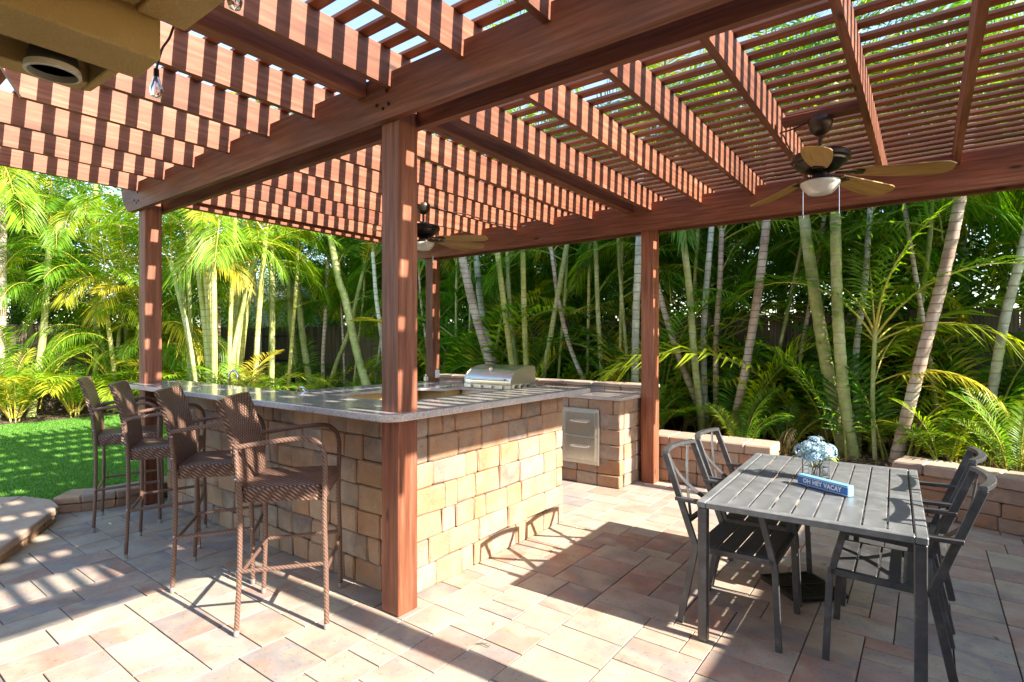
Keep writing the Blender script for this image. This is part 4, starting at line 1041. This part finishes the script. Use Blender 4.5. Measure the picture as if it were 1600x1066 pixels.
palm('clump of three yellow green canes standing straight behind the grill', [([(-5.17, 6.9, 1.15), (-5.32, 6.9, 2.03), (-5.47, 6.9, 3.01)], .050, .04, STEMY, 4.1, 9), ([(-4.9, 6.9, 1.16), (-4.94, 6.9, 2.02), (-4.96, 6.9, 3.0)], .044, .038, STEMY, 4.4, 9), ([(-5.22, 7.1, 1.14), (-5.36, 7.1, 2.04), (-5.42, 7.1, 3.03)], .035, .03, STEMG, 3.7, 8)], 'g', 7, 6)
palm('pair of thin green canes crossing right of the grill', [([(-4.66, 7.0, .9), (-4.47, 7.0, 1.82), (-4.22, 7.0, 2.99)], .042, .034, STEMG, 3.7, 9), ([(-3.92, 7.0, .88), (-4.19, 7.0, 1.43), (-4.38, 7.0, 2.1)], .034, .028, STEMP, 2.9, 8)], 'g', 8, 8)
palm('thin grey green cane midway between the grill and the back right post', [([(-3.7, 7.1, .89), (-3.77, 7.1, 1.8), (-3.82, 7.1, 3.0)], .034, .03, STEMG, 3.6, 9)], 'g', 9, 8)
palm('thick pale straight cane touching the left side of the back right post', [([(-3.07, 6.8, .94), (-3.06, 6.8, 1.78), (-3.01, 6.8, 2.95)], .050, .042, STEMW, 4.2, 11)], 'g', 10, 8)
palm('tall green cane leaning left just beside the front post over the bar top', [([(-8.31, 6.7, .44), (-8.68, 6.7, 1.17), (-9.08, 6.7, 2.29), (-9.28, 6.7, 2.67)], .085, .06, STEMG, 3.6, 11), ([(-8.15, 6.9, .44), (-8.2, 6.9, 1.3), (-8.4, 6.9, 2.3)], .045, .035, STEMW, 3.2, 8)], 'g', 11, 4)
palm('clump of dark green canes right of the gate', [([(-11.08, 7.0, .41), (-11.33, 7.0, 1.11), (-11.46, 7.0, 1.9)], .075, .06, STEMG, 3.2, 9), ([(-10.67, 7.0, .36), (-10.89, 7.0, 1.12), (-11.08, 7.0, 1.97)], .08, .06, STEMG, 3.6, 9), ([(-10.07, 7.0, .44), (-9.8, 7.0, 1.01), (-9.38, 7.0, 1.67)], .05, .04, STEMG, 3.0, 8), ([(-10.4, 7.1, .4), (-10.4, 7.1, 1.2), (-10.3, 7.1, 2.2)], .045, .035, STEMP, 3.2, 7)], 'g', 12, 4)
palm('bright lime young palm shooting up between the green canes and the leaning trunk', [([(-.42, 6.7, .3), (-.44, 6.7, .9), (-.42, 6.7, 1.55)], .022, .018, STEMG, 1.6, 7)], 'y', 21, 2, .6)
for k, (xs_, lab) in enumerate([((.9, .15, -.2, -1.35, -1.6), 'clump of slender background canes along the fence behind the dining table'), ((-2.6, -3.3, -3.5, -4.05, -4.5), 'clump of slender background canes along the fence right of the grill'), ((-5.9, -6.5, -6.8, -7.3, -7.7), 'clump of slender background canes left of the back left post'), ((-8.7, -9.0, -9.6, -9.9), 'clump of slender background canes beside the gate')]):
    rq = random.Random(150+k); S = []
    for x in xs_:
        ln = rq.uniform(-.45, .45); y = rq.uniform(7.05, 7.4); h = rq.uniform(2.7, 3.6)
        S.append(([(x, y, .3), (x+ln*.35, y, 1.2), (x+ln, y-.05, h*.8)], rq.uniform(.022, .032), .02, rq.choice((STEMG, STEMY, STEMP, STEMG)), h, 6))
    palm(lab, S, 'g', 160+k, 4, .7)
# sunlit golden clump left of centre
rr = random.Random(77); S = []
for k in range(17):
    a = 2*PI*k/17+rr.uniform(-.2, .2); q = rr.uniform(.1, .75); bx, by = -10.3+q*math.cos(a)*.9, 4.85+q*math.sin(a)*.9
    ln = rr.uniform(.10, .36); h = rr.uniform(2.7, 4.0)
    S.append(([(bx, by, .12), (bx+ln*math.cos(a)*.5, by+ln*math.sin(a)*.5, h*.5), (bx+ln*math.cos(a)*1.4, by+ln*math.sin(a)*1.4, h)], rr.uniform(.035, .055), .03, rr.choice((STEMY, STEMY, STEMG)), h+.01, 4))
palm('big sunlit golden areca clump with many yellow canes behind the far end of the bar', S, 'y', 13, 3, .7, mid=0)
S = []
for k in range(6):
    a = 2*PI*k/6; bx, by = -12.9+.3*math.cos(a), 4.4+.4*math.sin(a); h = rr.uniform(1.6, 2.9)
    S.append(([(bx, by, .12), (bx+.1*math.cos(a), by+.1*math.sin(a), h*.5), (bx+.3*math.cos(a), by+.3*math.sin(a), h)], .045, .035, rr.choice((STEMY, STEMG)), h+.01, 8))
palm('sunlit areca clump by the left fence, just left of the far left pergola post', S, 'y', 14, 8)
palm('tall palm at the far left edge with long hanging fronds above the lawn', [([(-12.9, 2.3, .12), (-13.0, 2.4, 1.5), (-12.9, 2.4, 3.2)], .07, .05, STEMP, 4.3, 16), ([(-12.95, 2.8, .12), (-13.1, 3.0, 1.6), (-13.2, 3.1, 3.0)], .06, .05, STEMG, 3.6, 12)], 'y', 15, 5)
palm('tall palm behind the lawn between the left edge and the far left post', [([(-13.2, 5.6, .12), (-13.2, 5.6, 2), (-13.0, 5.5, 3.6)], .07, .05, STEMP, 4.6, 14)], 'y', 16, 3)
for k, (x, y, z, lab) in enumerate([(-13.3, .9, 4.9, 'tall palm in front of the left fence cut by the left frame edge'), (-13.4, 3.9, 5.2, 'tall palm rising above the lawn shrubs left of the far left post'), (-12.6, 5.9, 5.6, 'tall palm in the fence corner above the golden clump'), (-10.9, 6.2, 5.4, 'tall palm behind the golden clump near the gate')]):
    rq = random.Random(80+k); palm(lab, [([(x, y, .12), (x+.05, y, z*.4), (x+rq.uniform(-.2, .2), y, z*.72)], .06, .045, STEMG if k % 2 else STEMP, z, 15), ([(x+.25, y+.2, .12), (x+.3, y+.3, z*.3), (x+.45, y+.3, z*.5)], .04, .03, STEMY, z*.62, 10)], 'y' if k < 3 else 'g', 90+k, 4)
# taller palms whose crowns show above the lattice roof
for k, (x, y, z, lab) in enumerate([(1.5, 7.3, 4.6, 'tall palm crown seen through the right end of the lattice roof'), 
                               (-1.7, 7.3, 5.6, 'tall palm crown above the middle of the back beam'), (-3.3, 7.2, 5.2, 'tall palm crown above the back right post'), (-7.3, 7.2, 4.9, 'tall palm between the grill and the leaning green cane'),
                               (-5.3, 7.3, 6.0, 'tallest palm crown seen through the lattice above the grill'), (.3, 7.4, 5.6, 'tall palm crown seen through the lattice above the right fan'), (-9.4, 7.3, 4.6, 'tall palm behind the golden clump'), (-12.2, 6.6, 4.7, 'tall palm rising behind the gate')]):
    y = y+1.15 if k < 7 else y; rq = random.Random(40+k); S = [([(x, y, .3), (x+.06, y, z*.4), (x+rq.uniform(-.2, .2), y-.1, z*.75)], .055, .042, rq.choice((STEMG, STEMW)), z, 11)]
    if k > 1: S.append(([(x+.3, y+.1, .3), (x+.4, y+.1, z*.35), (x+.55, y+.1, z*.6)], .035, .028, STEMG, z*.72, 7))
    palm(lab, S, 'g' if k < 8 else 'y', 60+k, 5)
# understory fan of low fronds: areca shrubs along the fence
def shrub(label, x, y, z, n, pal, seed, sc_, group=None):
    rr = random.Random(seed); t = thing('palm_shrub', label, 'shrub', (x, y, z), 0, group)
    m_ = MB()
    for k in range(5): a = k*1.25; m_.tube([(.05*math.cos(a), .05*math.sin(a), -.05), (.10*math.cos(a), .10*math.sin(a), .22*sc_)], .010, 6)
    m_.build('stem', STEMY if pal == 'y' else STEMG, t)
    a = rr.uniform(0, 6)
    for i in range(n):
        a += 2.4+rr.uniform(-.4, .4); kd = rr.choice(('low', 'low', 'up', 'arch')); s_ = sc_*rr.uniform(.7, 1.15)*(1 if kd == 'low' else .72)
        put('frond', rr.choice(FR[pal][kd]), t, (.07*math.cos(a), .07*math.sin(a), .06*sc_), (rr.uniform(-.15, .15), rr.uniform(-.15, .15), az(a, y, -.35)), (s_, s_, s_))
    return t
GR = 'low palm shrubs in the planting beds'
shr = [(-2.75, 6.55, 'low palm shrub between the ledge and the back right post'), (-1.25, 6.75, 'low palm shrub with yellowing fronds behind the left seat wall end'), (-1.62, 6.45, 'small dark palm shrub over the left seat wall'),
       (-.15, 7.2, 'low palm shrub between the green canes and the leaning trunk'), (.15, 6.55, 'bright young palm shrub over the curved seat wall'), (.62, 6.35, 'dense low palm shrub at the right edge above the wall'),
       (.95, 6.9, 'tall dark palm shrub at the right frame edge'), (-.45, 7.35, 'dark palm shrub against the fence behind the table'), (-3.45, 6.6, 'low palm shrub behind the stone ledge, right part'),
       (-4.25, 6.55, 'low palm shrub just right of the grill hood'), (-3.9, 7.3, 'taller palm shrub against the fence right of the grill'), (-5.35, 6.6, 'low palm shrub behind the grill'), (-6.6, 6.8, 'palm shrub left of the grill by the back left post'),
       (-7.4, 6.5, 'palm shrub seen beside the front post over the bar'), (-8.9, 6.9, 'dark palm shrub beyond the bar top'), (-9.7, 6.4, 'palm shrub beside the gate canes'), (1.5, 6.3, 'palm shrub past the right end of the curved wall'), (-1.95, 7.35, 'dark palm shrub against the fence beside the back right post')]
for k, (x, y, lab) in enumerate(shr): shrub(lab, x, y, .27, 13, 'y' if k in (4, 5, 9, 1) else 'g', 500+k, .62 if y < 7 else 1.25, GR)
back = [(-.95, 'tall palm shrub before the fence right of the slender pinkish trunk'), (.45, 'tall palm shrub before the fence behind the right leaning trunk'), (-2.9, 'tall palm shrub before the fence just right of the pale straight cane'),
        (-4.75, 'tall palm shrub before the fence behind the crossing canes'), (-6.0, 'tall palm shrub before the fence behind the grill trunks'), (-6.9, 'tall palm shrub before the fence left of the back left post'), (-8.0, 'tall palm shrub before the fence by the front post'), (-6.45, 'tall palm shrub before the fence beside the back left post')]
for k, (x, lab) in enumerate(back): shrub(lab, x, 7.3+.1*math.sin(k*2.1), .27, 20, 'g', 700+k, 2.05, 'tall palm shrubs along the back fence')
yl = [(-12.75, 1.1, 'bright yellow green palm shrub at the far left fence'), (-12.6, 2.5, 'bright palm shrub second from the left edge at the lawn border'), (-12.65, 3.35, 'bright palm shrub between the stool and the lawn border'),
      (-12.5, 4.1, 'bright palm shrub just left of the far left post'), (-12.9, 5.2, 'tall bright palm shrub in the corner by the left fence'), (-11.6, 4.9, 'bright palm shrub left of the golden clump'), (-9.1, 4.6, 'bright palm shrub right of the golden clump')]
for k, (x, y, lab) in enumerate(yl): shrub(lab, x, y, .10, 17, 'y', 600+k, 1.25, GR)
# dry fronds and leaf litter
lt = MB(); rl = random.Random(9)
def litter(n, x0, x1, y0, y1, z):
    for i in range(n):
        x, y = rl.uniform(x0, x1), rl.uniform(y0, y1); a = rl.uniform(0, PI); L = rl.uniform(.03, .14); w_ = rl.uniform(.004, .010); d = Vector((math.cos(a), math.sin(a), rl.uniform(-.1, .35))); s_ = Vector((-d.y, d.x, 0))
        c = Vector((x, y, z)); lt.add([c, c+d*L*.5+s_*w_, c+d*L+Vector((0, 0, -.01)), c+d*L*.5-s_*w_], [(0, 1, 2, 3)])
litter(26, -2.2, 1.5, .9, 5.6, .004); litter(1800, -2.4, 2.2, 6.15, 7.6, .31); litter(900, -13.8, -12.35, 0, 4.5, .12); litter(900, -12.3, -7, 4.6, 7.5, .12)
tag(lt.build('leaf_litter', DRYLEAF), kind='stuff')
dr = thing('dry_frond_pile', 'dry brown fallen fronds at the foot of the trunks behind the seat walls', 'dry fronds', (-.7, 6.6, .3))
for k in range(7):
    x = rl.choice((-.25, -.65, -.75, -1.85, -2.2, .4, -1.1))+rl.uniform(-.2, .2); put('frond', DRY[k % 2], dr, (x, rl.uniform(6.6, 7.0), rl.uniform(.5, .65)), (0, 0, rl.uniform(0, 6)), (.38, .38, .38))
settle(dr)
ft = thing('fallen_twig', 'small dry seed twig lying on the sunlit pavers right of the post', 'twig', (-1.78, 2.08, .003))
m_ = MB(); m_.tube([(0, 0, .004), (.03, .012, .010), (.07, .015, .004)], .0022, 5); m_.tube([(.03, .012, .009), (.045, .035, .006)], .0016, 5); m_.tube([(.02, .008, .007), (.01, .03, .004)], .0014, 5); m_.build('stalk', BARK, ft)

# ---------------------------------------------------------------- trees beyond the fence
def tree_mesh(seed, n, rx, rz, ls=.11):
    r = random.Random(seed); m_ = MB(); cl = [Vector((r.gauss(0, .5)*rx, r.gauss(0, .42)*rx, r.uniform(-1.2, 1.0)*rz)) for _ in range(60)]
    for i in range(n):
        c = r.choice(cl)+Vector((r.gauss(0, 1), r.gauss(0, 1), r.gauss(0, 1)))*rx*.15; d = Vector((r.gauss(0, 1), r.gauss(0, 1), r.gauss(0, .6)-.3)).normalized(); s_ = d.orthogonal().normalized(); L = ls*r.uniform(.6, 1.3)
        m_.add([c, c+d*L*.5+s_*L*.22, c+d*L, c+d*L*.5-s_*L*.22], [(0, 1, 2, 3)])
    return m_.mesh('crown', LEAF)
TM = [tree_mesh(k, 22000, 1.8, 1.75, .10) for k in range(3)]
tl = [(-17.5, 1.0, 3.2, 'dark leafy tree beyond the left fence at the frame edge'), (-17.2, 6.6, 2.6, 'dark leafy tree beyond the left fence near the corner'), (-14.6, 10.2, 3.0, 'dark leafy tree beyond the gate'),
      (-11.2, 9.8, 3.4, 'leafy tree beyond the fence behind the golden clump'), (-8.2, 9.9, 3.1, 'leafy tree beyond the fence left of the front post'), (-5.4, 9.6, 3.5, 'leafy tree beyond the fence behind the grill'),
      (-2.9, 9.8, 3.2, 'leafy tree beyond the fence behind the back right post'), (-.6, 9.5, 3.4, 'leafy tree beyond the fence behind the dining table'), (1.6, 9.4, 3.1, 'leafy tree beyond the fence at the right edge'), (3.6, 8.9, 3.4, 'leafy tree past the right frame edge'), (-16.6, 3.8, 3.6, 'leafy tree beyond the left fence above the lawn'), (-16.4, -1.6, 3.4, 'leafy tree beyond the left fence outside the frame edge'), (-20, 4.0, 4.8, 'broad leafy tree far beyond the left fence'), (-19, 9.6, 3.6, 'broad leafy tree far beyond the fence corner'), (-13.0, 13.5, 4.6, 'tall leafy tree far behind the gate'), (-8.5, 13.5, 4.8, 'tall leafy tree far behind the leaning green cane'), (-4.2, 13.2, 4.8, 'tall leafy tree far behind the grill'), (-.2, 12.8, 4.8, 'tall leafy tree far behind the table'), (3.0, 12.3, 4.8, 'tall leafy tree far behind the right edge')]
for k, (x, y, z, lab) in enumerate(tl):
    t = thing('leafy_tree', lab, 'tree', (x, y, -.05)); m_ = MB(); m_.tube(smoothed([(0, 0, 0), (.06, 0, z*.5), (0, .1, z)], 4), [.16*(1-.05*i) for i in range(9)], 8, False)
    for q in range(5): a = q*1.3; m_.tube([(0, 0, z*.55), (.5*math.cos(a), .5*math.sin(a), z*.85), (1.0*math.cos(a), 1.0*math.sin(a), z+.3)], [.07, .045, .02], 6, False)
    m_.build('trunk', BARK, t); put('crown', TM[k % 3], t, (0, 0, z), (0, 0, k*1.1), (1.15, 1.0, .95))
# neighbour's white house seen in slivers through the leaves by the gate
nb = thing('neighbour_house', 'white neighbouring house glimpsed through leaves above the gate', 'house', (-19, 12.5, 0))
m_ = MB(); m_.box((-4, -2, 0), (4, 2, 2.9)); m_.build('wall', simple('white_siding', (.7, .7, .68), .7), nb)
m_ = MB(); m_.add([(-4.4, -2.4, 2.85), (4.4, -2.4, 2.85), (4.4, 2.4, 2.85), (-4.4, 2.4, 2.85), (-4.4, 0, 4.2), (4.4, 0, 4.2)], [(0, 1, 5, 4), (2, 3, 4, 5), (0, 4, 3), (1, 2, 5), (3, 2, 1, 0)]); m_.build('roof', simple('grey_shingle', (.2, .19, .18), .9), nb)
